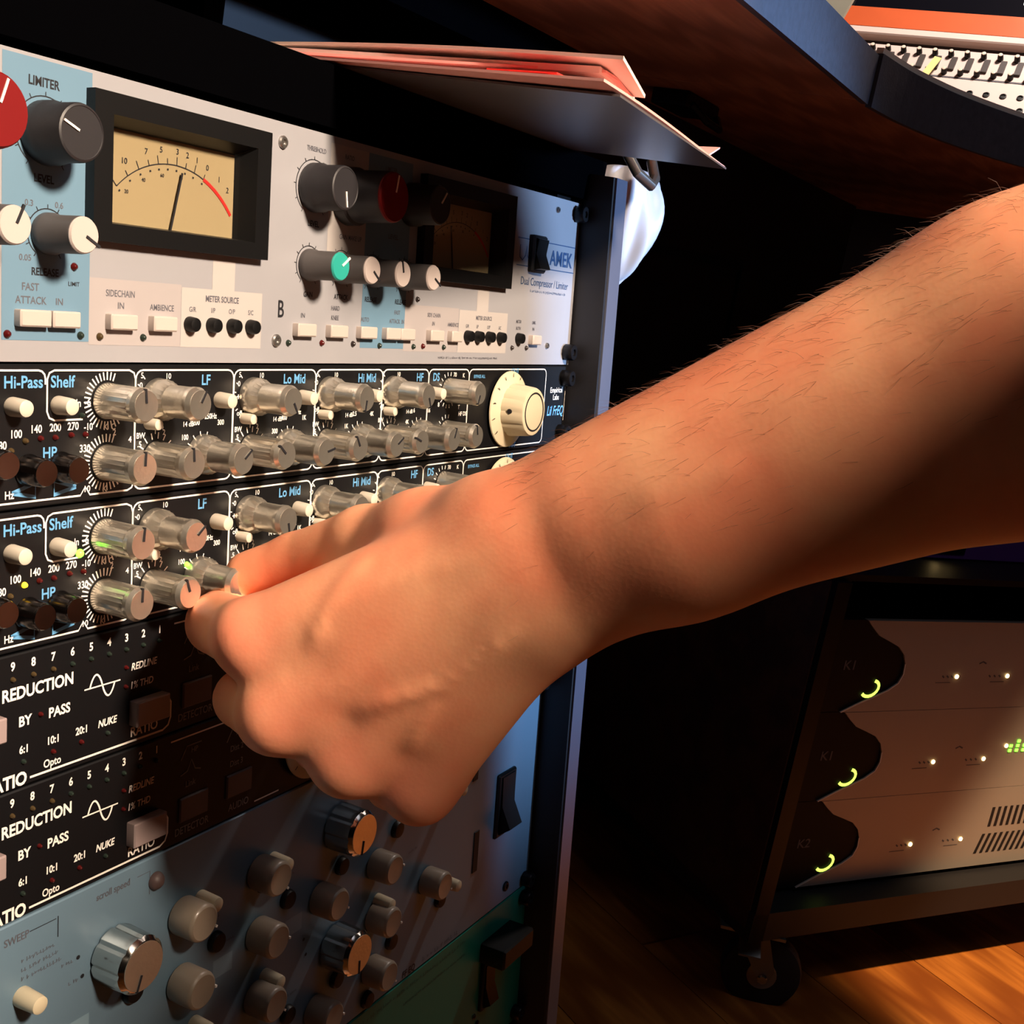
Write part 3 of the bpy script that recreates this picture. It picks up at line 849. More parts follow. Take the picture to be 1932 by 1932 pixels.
# ------------------------------------------------------------------ black levelling compressors (1U each)
def leveller(label, v0):
    D = Unit('levelling_compressor', label, 'rack unit', v0, 44.45, 'black levelling compressors')
    D.plate('black_panel')
    for k in range(12):
        u = -295.2 - k * 7.6
        D.text(str(k + 1), u, 4.0, 2.7, sx=0.85, bold=0.03)
        led(D, u, 8.2, 'led_green_off' if k < 6 else 'led_amber_off', 0.75)
    D.text('GAIN REDUCTION', -332.8, 12.9, 3.9, align='r', sx=0.86, bold=0.03)
    D.line([(-328.2, 18.4), (-312.8, 18.4)], 0.5)
    D.line([(-325.9 + 10.6 * t / 24, 18.4 - 4.2 * math.copysign(abs(math.sin(2 * math.pi * t / 24)) ** 0.8, math.sin(2 * math.pi * t / 24))) for t in range(25)], 0.65)
    D.text('REDLINE', -307.8, 15.0, 2.5, align='l', sx=0.85, bold=0.025, shear=0.15); led(D, -310.4, 14.6, 'led_red', 0.7)
    D.text('1% THD', -307.8, 21.6, 2.5, align='l', sx=0.85, bold=0.02, shear=0.1); led(D, -310.4, 21.4, 'led_red', 0.7)
    D.text('BY', -351.2, 22.5, 3.2, sx=0.9, bold=0.03); D.text('PASS', -338.1, 22.5, 3.2, sx=0.9, bold=0.03); led(D, -345.6, 22.0, 'led_red', 0.7)
    for s, u in (('3:1', -374.6), ('4:1', -363.2), ('6:1', -351.9), ('10:1', -340.5), ('20:1', -329.2), ('NUKE', -318.0)):
        D.text(s, u, 31.8, 2.5, sx=0.85, bold=0.03, shear=0.15 if s == 'NUKE' else 0)
        led(D, u, 35.9, 'led_red' if s in ('10:1', '20:1') else 'led_green_off', 0.75)
    D.text('Opto', -340.8, 39.2, 2.6, sx=0.85, bold=0.02)
    D.text('RATIO', -350.6, 41.3, 4.2, align='r', sx=0.88, bold=0.035)
    D.text('RATIO', -301.4, 38.6, 3.4, sx=0.9, bold=0.02)
    D.line([(-349.4, 41.9), (-292.6, 41.9), (-290.0, 40.6), (-288.9, 38.0), (-288.9, 32.2), (-289.9, 30.6), (-292.0, 30.2)], 0.75)
    key(D, -300.6, 31.6, 15.6, 9.0, 4.0, 'button_mauve')
    key(D, -368.5, 22.3, 15.6, 8.0, 4.0, 'button_mauve')
    D.line([(-288.3, 3.4), (-240, 3.4)], 0.6, 'ink_white')
    D.line([(-283, 12.0), (-280, 7.2), (-272.5, 7.2)], 0.5, 'ink_dim'); D.text('HP', -276, 9.3, 2.0, 'ink_dim')
    D.line([(-283, 18.0), (-279.5, 17.0), (-277.5, 13.0), (-275.5, 17.0), (-272.5, 18.0)], 0.5, 'ink_dim')
    D.text('Link', -277.6, 22.0, 2.4, 'ink_dim', sx=0.9)
    key(D, -275.8, 31.6, 15.0, 9.6, 0.8, 'button_brown')
    D.text('DETECTOR', -276.2, 39.6, 2.9, 'ink_dim', sx=0.84)
    D.line([(-258.6, 12.0), (-255.6, 7.2), (-248.5, 7.2)], 0.5, 'ink_dim'); D.text('HP', -251.6, 9.3, 2.0, 'ink_dim')
    D.text('Dist 2', -252.8, 15.2, 2.4, 'ink_dim', sx=0.88); D.text('Dist 3', -252.8, 21.4, 2.4, 'ink_dim', sx=0.88)
    key(D, -251.0, 30.6, 14.6, 9.6, 0.8, 'button_brown')
    D.text('AUDIO', -250.8, 39.4, 2.9, 'ink_dim', sx=0.88)
    D.line([(-241.4, 41.6), (-226.5, 41.6)], 0.6)
    for u in (-206.0, -158.0, -110.0, -62.0):
        knob(D, u, 22.2, 'dial')
    for v in (7.0, 37.5):
        thumb_screw(D, 6.5, v)
    D.finish()
leveller('upper black levelling compressor with white lettering, right under the lower equalizer', 177.8)
leveller('lower black levelling compressor with white lettering, right above the blue unit', 222.25)

# ------------------------------------------------------------------ steel blue channel strip (3U)
B = Unit('channel_strip', 'steel blue channel strip with taupe and silver knobs below the black units', 'rack unit', 266.7, 133.35)
B.plate('steel_blue')
def bv(v): return v - 266.7
for u, v, a in ((-313.4, 296.5, 200), (-184.0, 294.5, 190), (-182.7, 352.5, 180), (-312.0, 352.0, 150)):
    knob(B, u, bv(v), 'silver', a)
for u, v, a in ((-280.3, 296.0, 120), (-280.2, 323.5, 100), (-237.0, 295.6, 140), (-236.6, 323.0, 100), (-236.2, 351.6, 130), (-195.5, 324.3, 120), (-153.0, 324.5, 90), (-151.8, 351.8, 110), (-152.4, 379.0, 130), (-195.4, 378.5, 100), (-106.1, 351.6, 120), (-280.0, 351.8, 70), (-237, 379, 90), (-365, 318, 100)):
    knob(B, u, bv(v), 'taupe', a)
for u, v in ((-270.5, 293.6), (-352.0, 294.0), (-230.5, 345.2), (-228.4, 293.8), (-149.6, 344.6), (-87.2, 360.0), (-87.6, 306.8), (-272, 345.4)):
    push_pin(B, u, bv(v), 3.4, 9.5, 'cream')
for u, v in ((-261.5, 315.4), (-218.2, 315.4), (-304.6, 315.4), (-180.6, 314.8), (-136.6, 313.0), (-180.1, 370.6), (-136.2, 371.6), (-255.3, 370.6), (-214.8, 370.6), (-154.1, 394.0), (-92, 368)):
    push_pin(B, u, bv(v), 4.3, 2.6, 'black_plastic', 'black_disc')  # low black discs spread among the knobs
me = MB().lathe([(3.4, 0), (3.4, 0.6), (2.9, 1.8), (1.8, 2.8), (0.6, 3.2)], 20).mesh('indicator', 'button_brown')
link('indicator', me, B.root, B.loc(-294.1, bv(276.8)))
for u, v in ((-329.1, 290.9), (-327.2, 298.7), (-205, 340), (-203, 348)):
    B.dot(u, bv(v), 0.8, 'ink_black')
B.line([(-337.7, bv(272)), (-337.7, bv(279.5))], 0.35, 'ink_black')
B.line([(-349, bv(272.6)), (-338.5, bv(272.6))], 0.3, 'ink_black')
B.text('SWEEP', -354.0, bv(272.8), 2.6, 'ink_grey', sx=0.85); B.text('scroll speed', -314.0, bv(272.2), 2.6, 'ink_grey', sx=0.85)
B.line([(-303, bv(272)), (-297, bv(272)), (-297, bv(281))], 0.3, 'ink_grey')
for k in range(3):
    scribble(B, -352, -339 + k, bv(281.6 + k * 3.2), 1.7, 'ink_grey')
for a, b, v in ((-336, -331, 291), (-333, -329.5, 299), (-266, -258, 305), (-222, -214, 305), (-258, -250, 318), (-174, -166, 305), (-124, -116, 330), (-217, -209, 362), (-134, -126, 362)):
    scribble(B, a, b, bv(v), 1.6, 'ink_grey')
for u, v in ((-257, 328), (-213, 330), (-330, 318), (-258, 385)):
    B.quad(u - 5, u + 6, bv(v) - 4, bv(v) + 4, 'steel_blue_light')
B.text('FF EQ', -117, bv(396.6), 3.6, 'ink_black', sx=0.9, bold=0.02); scribble(B, -104, -70, bv(396.4), 3.0, 'ink_black')
r = part('power_switch', MB().box(-10, 10, -2, 0, -19, 19, 1.0), 'black_plastic', B.root, B.loc(-27, bv(336)))
part('rocker', MB().xprism([(-2, -17), (-9, -12), (-3.2, 0), (-2.6, 17), (-2, 17.5)], -7, 7), 'black_plastic', r)
part('slot', MB().box(-2.6, 2.6, -0.5, 0, -12, 12, 0.2), 'ink_black', B.root, B.loc(-56, bv(355)))
part('slot', MB().box(-2.6, 2.6, -0.5, 0, -12, 12, 0.2), 'ink_black', B.root, B.loc(-62, bv(300)))
screw(B, -17.4, bv(390.9), 'screw_black', 3.0)
for v in (5.5, 128.4):
    thumb_screw(B, 6.0, v)
B.finish()

# ------------------------------------------------------------------ green unit at the bottom (2U)
G = Unit('green_preamp', 'emerald green rack unit with black fittings at the bottom of the rack', 'rack unit', 400.05, 88.9)
G.plate('green_panel', 6)
scribble(G, -170, -60, 6, 2.6, 'ink_black')
scribble(G, -120, -60, 14, 2.0, 'ink_black')
h = MB()
h.box(-32, 3, -16, 0, -6, 6, 1.2)
part('handle', h, 'black_plastic', G.root, G.loc(-10, 22))
r = part('power_switch', MB().box(-7, 7, -2.5, 0, -15, 15, 0.8), 'black_plastic', G.root, G.loc(-33, 44))
part('rocker', MB().xprism([(-2.5, -13), (-7.0, -10), (-3.4, 0), (-3.0, 13)], -5, 5), 'black_plastic', r)
for u, v, m in ((-40, 66, 'led_dark'), (-38, 75, 'led_dark'), (-44, 60, 'led_amber_off')):
    led(G, u, v, m, 1.5)
k = MB().lathe([(6, 0), (6, 9), (5.2, 10)], 24)
o = part('knob', k, 'black_plastic', G.root, G.loc(-52, 86))
part('cap', MB().lathe([(5.0, 9.8), (4.8, 11.2), (3.2, 12.4)], 24), 'cap_red', o)
thumb_screw(G, 6.0, 7.0); thumb_screw(G, 6.0, 82)
G.finish()

# ------------------------------------------------------------------ the room
def zc(z): return z + CAM_Z            # height given relative to the camera
def struct(name, mb, m, base=(0, 0, 0), **k):
    o = link(name, mb.mesh(name, m, base=base, **k), None, base)
    o['kind'] = 'structure'
    return o
fl = struct('floor', MB().box(-1600, 3300, -2400, 1100, -60, -8), 'rubber', (800, -600, 0), smooth=False)
# floor planks: laid parallel to the rolling rack
pk = MB().box(-650, 650, -69.2, 69.2, -8, 0)
pm = MB()
pm.add(pk.v, pk.f)
plank_me = pm.mesh('plank', 'floor_wood', smooth=False)
PA = math.radians(62)
for i in range(-14, 15):
    for j in range(-2, 3):
        cx = 800 + math.cos(PA) * (j * 1303 + (i % 3) * 430) - math.sin(PA) * i * 139.4
        cy = -300 + math.sin(PA) * (j * 1303 + (i % 3) * 430) + math.cos(PA) * i * 139.4
        if -700 < cx < 2700 and -1700 < cy < 900:
            link('plank', plank_me, fl, (cx - 800, cy + 600, 0), (0, 0, PA + (math.pi if (i * 7 + j) % 2 else 0)))
struct('wall_back', MB().box(3300, 3400, -2400, 1100, 0, 2500), 'wall_dark', (3350, -600, 0), smooth=False)
struct('wall_left', MB().box(-1600, 3300, 1100, 1200, 0, 2500), 'wall_dark', (800, 1150, 0), smooth=False)
struct('wall_right', MB().box(-1600, 3300, -2500, -2400, 0, 2500), 'wall_dark', (800, -2450, 0), smooth=False)
struct('wall_front', MB().box(-1700, -1600, -2400, 1100, 0, 2500), 'wall_dark', (-1650, -600, 0), smooth=False)
struct('ceiling', MB().box(-1700, 3400, -2500, 1200, 2500, 2560), 'ceiling_dark', (800, -600, 2500), smooth=False)

# ------------------------------------------------------------------ studio desk with its rack bay
def edge_y(v):
    return P0[1] - math.sin(TILT) * v
DK = thing('studio_desk', 'dark studio desk with navy edge band and brown underside above the rack', 'desk', (612, 600, 0))
def dpart(name, mb, m, **k):
    return part(name, mb, m, DK, base=(612, 600, 0), **k)
# side cheeks of the rack bay, front edge parallel to the tilted rack
def cheek(x0, x1, prot):
    zt, zb = zc(45), 25.0
    yt = 305 + math.tan(TILT) * (45 - 28.7) - prot
    yb = yt - math.tan(TILT) * (zt - zb)
    return MB().xprism([(yt, zt), (560, zt), (560, zb), (yb, zb)], x0, x1)
ck = dpart('side_panel', cheek(606.5, 624, 18), 'carcass_black', smooth=False)
fe = cheek(607.5, 623, 18.8)
yt = 305 + math.tan(TILT) * (45 - 28.7) - 18
zt, zb = zc(45), 25.0
yb = yt - math.tan(TILT) * (zt - zb)
part('edge_strip', MB().xprism([(yt - 1.2, zt), (yt + 0.5, zt), (yb + 0.5, zb), (yb - 1.2, zb)], 608.5, 622.5), 'frame_edge', ck, base=(0, 0, 0), smooth=False)
bpy.data.objects[ck.name].children[0].location = (-0.612, -0.600, 0)
dpart('side_panel', cheek(103, 121, 18), 'carcass_black', smooth=False)
dpart('back_panel', MB().box(121, 606, 545, 560, 25, zc(45)), 'carcass_black', smooth=False)
dpart('plinth', MB().box(103, 624, 240, 560, 0, 25), 'carcass_black', smooth=False)
dpart('rack_rail', MB().xprism([(edge_y(-12) + 4.5, zc(40)), (edge_y(-12) + 14, zc(40)), (edge_y(490) + 14, zc(-455)), (edge_y(490) + 4.5, zc(-455))], 585, 606.5), 'screw_black', smooth=False)
dpart('rack_rail', MB().xprism([(edge_y(-12) + 4.5, zc(40)), (edge_y(-12) + 14, zc(40)), (edge_y(490) + 14, zc(-455)), (edge_y(490) + 4.5, zc(-455))], 121, 142), 'screw_black', smooth=False)
# lower filler under the green unit and the blank strip above the compressor
dpart('blank_panel', MB().xprism([(edge_y(489) , zc(-458)), (edge_y(489) + 3, zc(-458)), (edge_y(489) - 17, 25), (edge_y(489) - 20, 25)], 121, 606), 'black_panel', smooth=False)
# top board of the rack bay and the shelf set back above it
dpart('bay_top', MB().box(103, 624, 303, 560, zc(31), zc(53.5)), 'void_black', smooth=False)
# desktop: straight wing and curved corner wing
K = 1.1
top1 = [(-500, 233 * K), (848 * K, 231 * K), (848 * K, 800), (-500, 800)]
cur = [(x * K, y * K) for x, y in ((850, 229), (913, 218), (987, 193), (1065, 150), (1140, 90), (1210, 10), (1262, -90), (1300, -210))]
top2 = cur + [(1470, -400), (1940, -400), (1940, 800), (850 * K, 800)]
dpart('desktop_wing', MB().slab(top1, zc(137 * K), zc(165 * K)), 'desk_wood', smooth=False)
dpart('desktop_corner', MB().slab(top2, zc(137 * K), zc(165 * K)), 'desk_wood', smooth=False)
def band(path, t, z0, z1):
    mb = MB()
    n = len(path)
    outp = []
    for k, p in enumerate(path):
        a, b = path[max(0, k - 1)], path[min(n - 1, k + 1)]
        dx, dy = b[0] - a[0], b[1] - a[1]
        l = math.hypot(dx, dy)
        outp.append((p[0] + dy / l * t, p[1] - dx / l * t))
    for k in range(n - 1):
        quad = [path[k], outp[k], outp[k + 1], path[k + 1]]
        mb.slab(quad, z0, z1)
    return mb
b1 = [(-500, 233 * K), (300, 232 * K), (846 * K, 231 * K)]
dpart('edge_band', band(b1, 5, zc(134 * K), zc(166 * K)), 'edge_band', smooth=False)
def smooth_path(p, n=5):
    o = []
    for k in range(len(p) - 1):
        p0, p1, p2, p3 = p[max(0, k - 1)], p[k], p[k + 1], p[min(len(p) - 1, k + 2)]
        for s in range(n):
            t = s / n
            o.append(tuple(0.5 * (2 * p1[i] + (p2[i] - p0[i]) * t + (2 * p0[i] - 5 * p1[i] + 4 * p2[i] - p3[i]) * t * t + (3 * p1[i] - p0[i] - 3 * p2[i] + p3[i]) * t ** 3) for i in (0, 1)))
    return o + [p[-1]]
dpart('edge_band', band(smooth_path(cur), 5, zc(133 * K), zc(168 * K)), 'edge_band', smooth=True, angle=40)
dpart('edge_trim', band(smooth_path([(p[0] + 1.5, p[1] + 1.5) for p in cur]), 5.5, zc(168 * K), zc(172 * K)), 'ink_white', smooth=True, angle=40)
# black carcass under the desktop behind the overhang
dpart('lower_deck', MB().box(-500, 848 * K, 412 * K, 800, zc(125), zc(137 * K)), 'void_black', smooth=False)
mp_ = dpart('modesty_panel', MB().box(850 * K, 1900, 445 * K, 463 * K, 0, zc(137 * K)), 'carcass_black', smooth=False)
dpart('modesty_panel', MB().box(624, 850 * K, 600, 618, 0, zc(125)), 'carcass_black', smooth=False)
fr = MB()
for a0, a1, z0, z1 in ((1085, 1430, 20, 26), (1085, 1091, -510, 20), (1424, 1430, -510, 20), (1085, 1430, -516, -510)):
    fr.box(a0, a1, 445 * K - 4, 445 * K, zc(z0), zc(z1))
dpart('access_frame', fr, 'screw_black', smooth=False)
# cable clamp under the desktop
cl = dpart('cable_clamp', MB().box(975, 1050, 410, 444, zc(138), zc(151), 2), 'black_plastic')
c2 = part('clip', MB().tube([(985, 410, zc(141)), (995, 398, zc(130)), (1022, 396, zc(128)), (1042, 408, zc(139))], 3.2), 'screw_black', cl, base=(0, 0, 0))
c2.location = (-0.612, -0.600, 0)
hk = dpart('hook', MB().tube([(640, 300, zc(62)), (642, 292, zc(52)), (655, 288, zc(47)), (668, 292, zc(52)), (672, 298, zc(62))], 3.2), 'screw_steel')

# ------------------------------------------------------------------ sheets on the paper shelf
PG = 'papers on the rack top'
def sheet(name, label, corners, m, thick=0.8, curl=None, sag=0.0, cat='paper', group='papers on the rack top', n=14):
    """corners: near-left, near-right, far-right, far-left world mm; curl(s, t) -> dz"""
    a, b, c, d = [np.array(p, float) for p in corners]
    if group == PG:
        a, b, c, d = [np.array([p[0] * 0.78, p[1] * 0.78, (p[2] - CAM_Z) * 0.78 + CAM_Z]) for p in (a, b, c, d)]
    vs, fs = [], []
    for layer in (0, 1):
        for i in range(n + 1):
            for j in range(n + 1):
                s, t = i / n, j / n
                p = (a * (1 - s) + b * s) * (1 - t) + (d * (1 - s) + c * s) * t
                dz = (curl(s, t) if curl else 0) - layer * thick
                vs.append((p[0], p[1], p[2] + dz))
    N = (n + 1) * (n + 1)
    for i in range(n):
        for j in range(n):
            q = [i * (n + 1) + j, (i + 1) * (n + 1) + j, (i + 1) * (n + 1) + j + 1, i * (n + 1) + j + 1]
            fs.append(tuple(q)); fs.append(tuple(x + N for x in q[::-1]))
    rim = [i * (n + 1) for i in range(n + 1)] + [n * (n + 1) + j for j in range(1, n + 1)] + [i * (n + 1) + n for i in range(n - 1, -1, -1)] + [j for j in range(n - 1, 0, -1)]
    for k in range(len(rim)):
        p, q = rim[k], rim[(k + 1) % len(rim)]
        fs.append((p, p + N, q + N, q))
    mb = MB().add(vs, fs)
    base = tuple((a + b + c + d) / 4)
    o = link(name, mb.mesh(name, m, base=base, angle=60), None, base)
    return tag(o, label, cat, group)
Z = zc
sheet('document_case', 'slim grey document case under the pink folders, jutting out over the rack', ((492, 436, Z(69.8)), (486, 236, Z(70.4)), (738, 276, Z(70.4)), (748, 440, Z(69.8))), 'shelf_grey', 0.8, None, cat='case')
sheet('pink_folder', 'lower pink folder fanned out beneath the loose sheet', ((488, 441, Z(71.2)), (462, 233, Z(72.4)), (748, 281, Z(72.2)), (772, 486, Z(71.0))), 'paper_pink', 0.9, lambda s, t: 1.5 * s * (1 - t) * math.sin(3 * t))
sheet('pink_folder', 'upper pink folder with a curled right corner', ((492, 444, Z(73.4)), (490, 247, Z(76.6)), (780, 299, Z(75.4)), (792, 494, Z(73.0))), 'paper_pink', 0.9, lambda s, t: 9 * max(0, t - 0.86) / 0.14 * s + 3.5 * s * math.exp(-((t - 0.05) / 0.12) ** 2))
sheet('loose_sheet', 'creased white sheet between the two pink folders', ((492, 446, Z(72.9)), (505, 262, Z(74.4)), (640, 288, Z(74.0)), (640, 460, Z(72.7))), 'paper_white', 0.5, lambda s, t: 0.5 * math.sin(9 * t) * s)
sheet('red_label', 'small red label stuck on the pink folder edge', ((478, 300, Z(74.0)), (474, 262, Z(74.8)), (492, 262, Z(74.8)), (496, 300, Z(74.0))), 'paper_red', 0.5, n=3, cat='label')
sheet('envelope', 'pale folded envelope with rounded corner on top of the paper stack', ((520, 466, Z(82.0)), (474, 232, Z(84.0)), (546, 252, Z(84.0)), (592, 470, Z(82.0))), 'paper_white', 1.2, lambda s, t: -3.0 * t * s + 1.2 * math.sin(3.1 * s))
sheet('notebook', 'thin pale notebook right under the folded envelope', ((514, 462, Z(78.6)), (486, 248, Z(81.0)), (556, 262, Z(80.8)), (584, 464, Z(78.6))), 'paper_white', 2.2, None, cat='notebook')

# ------------------------------------------------------------------ white plastic bag hanging beside the rack
def bag():
    ctl = [(60, 24, 0), (52, 34, 2), (36, 40, 4), (14, 38, 4), (-4, 26, 2), (-12, 14, 0), (-15, 9, 0), (-24, 11, 0), (-30, 6, 0)]
    vs, fs = [], []
    seg = 40
    rnd = random.Random(4)
    for k, (z, r, off) in enumerate(ctl):
        for s in range(seg):
            a = 2 * math.pi * s / seg
            wob = 1 + 0.20 * abs(math.sin(2.5 * a + 0.7 * k)) + 0.14 * math.sin(5 * a + 1.3 * k) + 0.08 * math.sin(11 * a - k) - 0.1
            vs.append((700 + 0.55 * r * wob * math.cos(a), 326 - off * 0.5 + r * wob * math.sin(a) * 0.60, zc(z)))
    for k in range(len(ctl) - 1):
        for s in range(seg):
            t = (s + 1) % seg
            fs.append((k * seg + s, k * seg + t, (k + 1) * seg + t, (k + 1) * seg + s))
    fs.append(tuple(range(seg)))
    fs.append(tuple((len(ctl) - 1) * seg + s for s in range(seg))[::-1])
    mb = MB().add(vs, fs)
    me = mb.mesh('plastic_bag', 'bag_white', base=(700, 322, zc(30)), angle=80)
    o = link('plastic_bag', me, None, (700, 322, zc(30)))
    md = o.modifiers.new('smooth', 'SUBSURF'); md.levels = 2; md.render_levels = 2
    return tag(o, 'crumpled white plastic bag hanging behind the rack side panel', 'bag')
bag()

# ------------------------------------------------------------------ rolling rack with three power amplifiers
AO = (1066.0, 178.0, CAM_Z - 265.0)
AA = math.atan2(-0.5535, 0.8328)
def amp_loc(s, z, off=0.0):
    return (AO[0] + s * math.cos(AA) - off * math.sin(AA), AO[1] + s * math.sin(AA) + off * math.cos(AA), AO[2] + z)
AH = amp_loc(190, 0, 180)
RK = thing('rolling_rack', 'black rolling equipment rack on casters holding three power amplifiers', 'rack', (AH[0], AH[1], 0), (0, 0, AA))
def rp(name, mb, m, parent=None, **k):      # local: x = s - 190, y = off - 180, z absolute
    return part(name, mb, m, parent or RK, **k)
x0, x1 = -74 - 190, 462 - 190 + 40
zb_, zt_ = AO[2] - 292, AO[2] + 42
rp('side_panel', MB().box(x0, x0 + 18, -200, 240, zb_, zt_, 2), 'side_wood')
rp('side_panel', MB().box(x1 - 18, x1, -200, 240, zb_, zt_, 2), 'side_wood')
rp('front_rail', MB().box(x0 + 0.5, x0 + 17, -206, -199, zb_ - 8, zt_), 'screw_black', smooth=False)
rp('top_board', MB().box(x0, x1, -200, 240, zt_, zt_ + 6), 'black_panel', smooth=False)
rp('bottom_rail', MB().box(x0, x1, -206, -172, zb_ - 8, zb_ + 20), 'carcass_black', smooth=False)
rp('bottom_board', MB().box(x0, x1, -172, 240, zb_ - 8, zb_ + 8), 'carcass_black', smooth=False)
rp('rack_rail', MB().box(x0 + 18, x0 + 46, -176, -172, zb_ + 20, zt_), 'screw_black', smooth=False)
# casters
def caster(x, y, yaw):
    c = rp('caster', MB().box(-30, 30, -30, 30, -3, 0), 'screw_steel', smooth=False)
    c.location = (x / 1000, y / 1000, (zb_ - 8) / 1000)
    c.rotation_euler = (0, 0, yaw)
    hz = zb_ - 11
    f = MB()
    f.lathe([(20, -8), (20, 0)], 20, axis='z')
    for s in (-1, 1):
        f.prism([(-16, -3), (16, -3), (30, -hz + 34), (26, -hz + 24), (14, -hz + 26)], s * 15 - 1.5, s * 15 + 1.5)
    part('fork', f, 'screw_steel', c)
    w = MB()
    prof = [(14, -11), (30, -11), (36, -9), (37.5, -5), (37.5, 5), (36, 9), (30, 11), (14, 11)]
    w.lathe([(r, h) for r, h in prof], 32, c=(20, 0, -hz + 26))
    part('wheel', w, 'rubber', c)
    part('hub', MB().lathe([(13, -12.5), (14, -12), (14, 12), (13, 12.5)], 24, c=(20, 0, -hz + 26)), 'screw_steel', c)
    part('axle_nut', MB().lathe([(5, 12), (5, 19), (3.6, 20)], 8, c=(20, 0, -hz + 26)), 'chrome', c)
    part('brake_lever', MB().xprism([(-2, -6), (-36, -22), (-38, -19), (-4, -2)], -10, 10), 'screw_steel', c)
for x, y, yaw in ((x0 + 34, -168, -0.6), (x1 - 40, -168, 0.2), (x0 + 34, 205, 0.4), (x1 - 40, 205, 0.9)):
    caster(x, y, yaw)
# amplifiers
LAB = ('top silver power amplifier with dark curved left end on the rolling rack', 'middle silver power amplifier with green level lights on the rolling rack', 'bottom silver power amplifier with slotted grille on the rolling rack')
curve = [(0, 0), (8, -7), (18.1, -14.5), (33, -20), (46, -25.2), (55, -33), (59.5, -42), (60.5, -52), (57, -61), (46, -68), (30.8, -74), (14, -80), (2, -85), (-6, -88.4)]
for k in range(3):
    zb = AO[2] - 88.9 * (k + 1)
    L = amp_loc(190, 0, 0)
    am = thing('power_amplifier', LAB[k], 'amplifier', (L[0], L[1], zb), (0, 0, AA), 'power amplifiers')
    H = 88.4
    pl = [(c[0] - 190, H + c[1]) for c in curve]
    part('case', MB().box(-215, 236, 6, 320, 1, H - 1), 'carcass_black', am, smooth=False)
    part('faceplate', MB().prism(pl + [(250, 0), (250, H)], 0, 6), 'amp_silver', am, angle=30)
    part('end_plate', MB().prism([(-242, H), (-190 + 0, H)] + [(p[0] - 0.2, p[1]) for p in pl[1:]] + [(-242, 0)], 1.6, 6), 'amp_navy', am, angle=30)
    part('trim_line', MB().ribbon(pl[6:], 1.3, 0.2), 'ink_white', am, smooth=False, recalc=False)
    cr_ = [(24 - 190 + 10.0 * math.cos(math.radians(t)), H - 66 + 7.6 * math.sin(math.radians(t)) + 0.12 * (10.0 * math.cos(math.radians(t)))) for t in range(-150, 71, 20)]
    part('crescent_light', MB().ribbon(cr_, 3.2, -0.6), 'led_lime_on', am, smooth=False, recalc=False)
    for x in (131.7, 202.6):
        part('led', MB().lathe([(2.2, 0), (2.0, 1.0), (1.0, 1.6)], 14, c=(x - 190, 0, H - 55)), 'led_warm_on', am)
    pr = MB()
    for x in (112, 118, 124, 176, 183, 190):
        pr.ribbon([(x - 190, H - 54), (x - 187, H - 56)], 1.6, 0.15)
    pr.ribbon([(105 - 190, H - 61), (125 - 190, H - 61)], 0.7, 0.15); pr.ribbon([(180 - 190, H - 61), (200 - 190, H - 61)], 0.7, 0.15)
    pr.ribbon([(158 - 190, H - 42), (163 - 190, H - 40), (168 - 190, H - 42)], 1.6, 0.15)
    part('lettering', pr, 'ink_grey', am, smooth=False, recalc=False)
    nm = MB()
    text(nm, ('K1', 'K1', 'K2')[k], -8 - 190, H - 43, 9, -1.3, sx=1.1)
    part('lettering', nm, 'ink_grey', am, smooth=False, recalc=False)
    for z in (8, H - 8):
        part('rack_screw', MB().lathe([(4, 0), (4, 1.5), (2.6, 2.4)], 14, c=(-234, 1.6, z)), 'chrome', am)
    if k == 1:
        for i in range(6):
            for j in range(3 if i % 2 else 2):
                part('led', MB().box(236 + i * 10 - 190, 240 + i * 10 - 190, -0.8, 0, H - 49 + j * 5, H - 46 + j * 5), 'led_green_on', am, smooth=False)
        part('led', MB().lathe([(2.2, 0), (2.0, 1.0), (1.0, 1.6)], 14, c=(231 - 190, 0, H - 42)), 'led_warm_on', am)
    if k == 2:
        sl_ = MB()
        for i in range(18):
            x = 238 + i * 9 - 190
            sl_.prism([(x, H - 44), (x + 4, H - 44), (x + 4, H - 22), (x, H - 22)], -0.25, 0.4)
            x -= 4
            sl_.prism([(x - 6, H - 74), (x - 2, H - 74), (x + 4, H - 52), (x, H - 52)], -0.25, 0.4)
        o = part('grille_slots', sl_, 'ink_black', am, smooth=False)
        o['kind'] = 'stuff'
# purple device on top of the rolling rack
L = amp_loc(190, 0, 40)
PD = thing('patch_box', 'purple rack box with dark lit display on top of the rolling rack', 'device', (L[0], L[1], zt_ + 6), (0, 0, AA))
part('case', MB().box(-210, 210, 0, 180, 0, 62, 2), 'purple_case', PD)
part('display', MB().box(-120, -45, -1.0, 0, 6, 50, 0.5), 'display_black', PD)
for x, z in ((-86, 14), (-82, 18), (-74, 22), (-66, 24), (-86, 10)):
    part('led', MB().box(x, x + 6, -1.8, -0.9, z, z + 1.6), 'led_warm_on', PD, smooth=False)

# ------------------------------------------------------------------ large mixing console across the room
MA = math.radians(35)
MXo = (1990.2, 521.9, CAM_Z + 281.4)
def mloc(s, t, o=0.0):       # s to the right, t up the slope, o out of the panel
    return (MXo[0] + t * math.sin(MA) - o * math.cos(MA), MXo[1] - s, MXo[2] + t * math.cos(MA) + o * math.sin(MA))
MX = thing('mixing_console', 'cream mixing console with orange wooden trim behind the desk', 'mixer', mloc(150, -60, 0), (MA * 0, 0, -math.pi / 2))
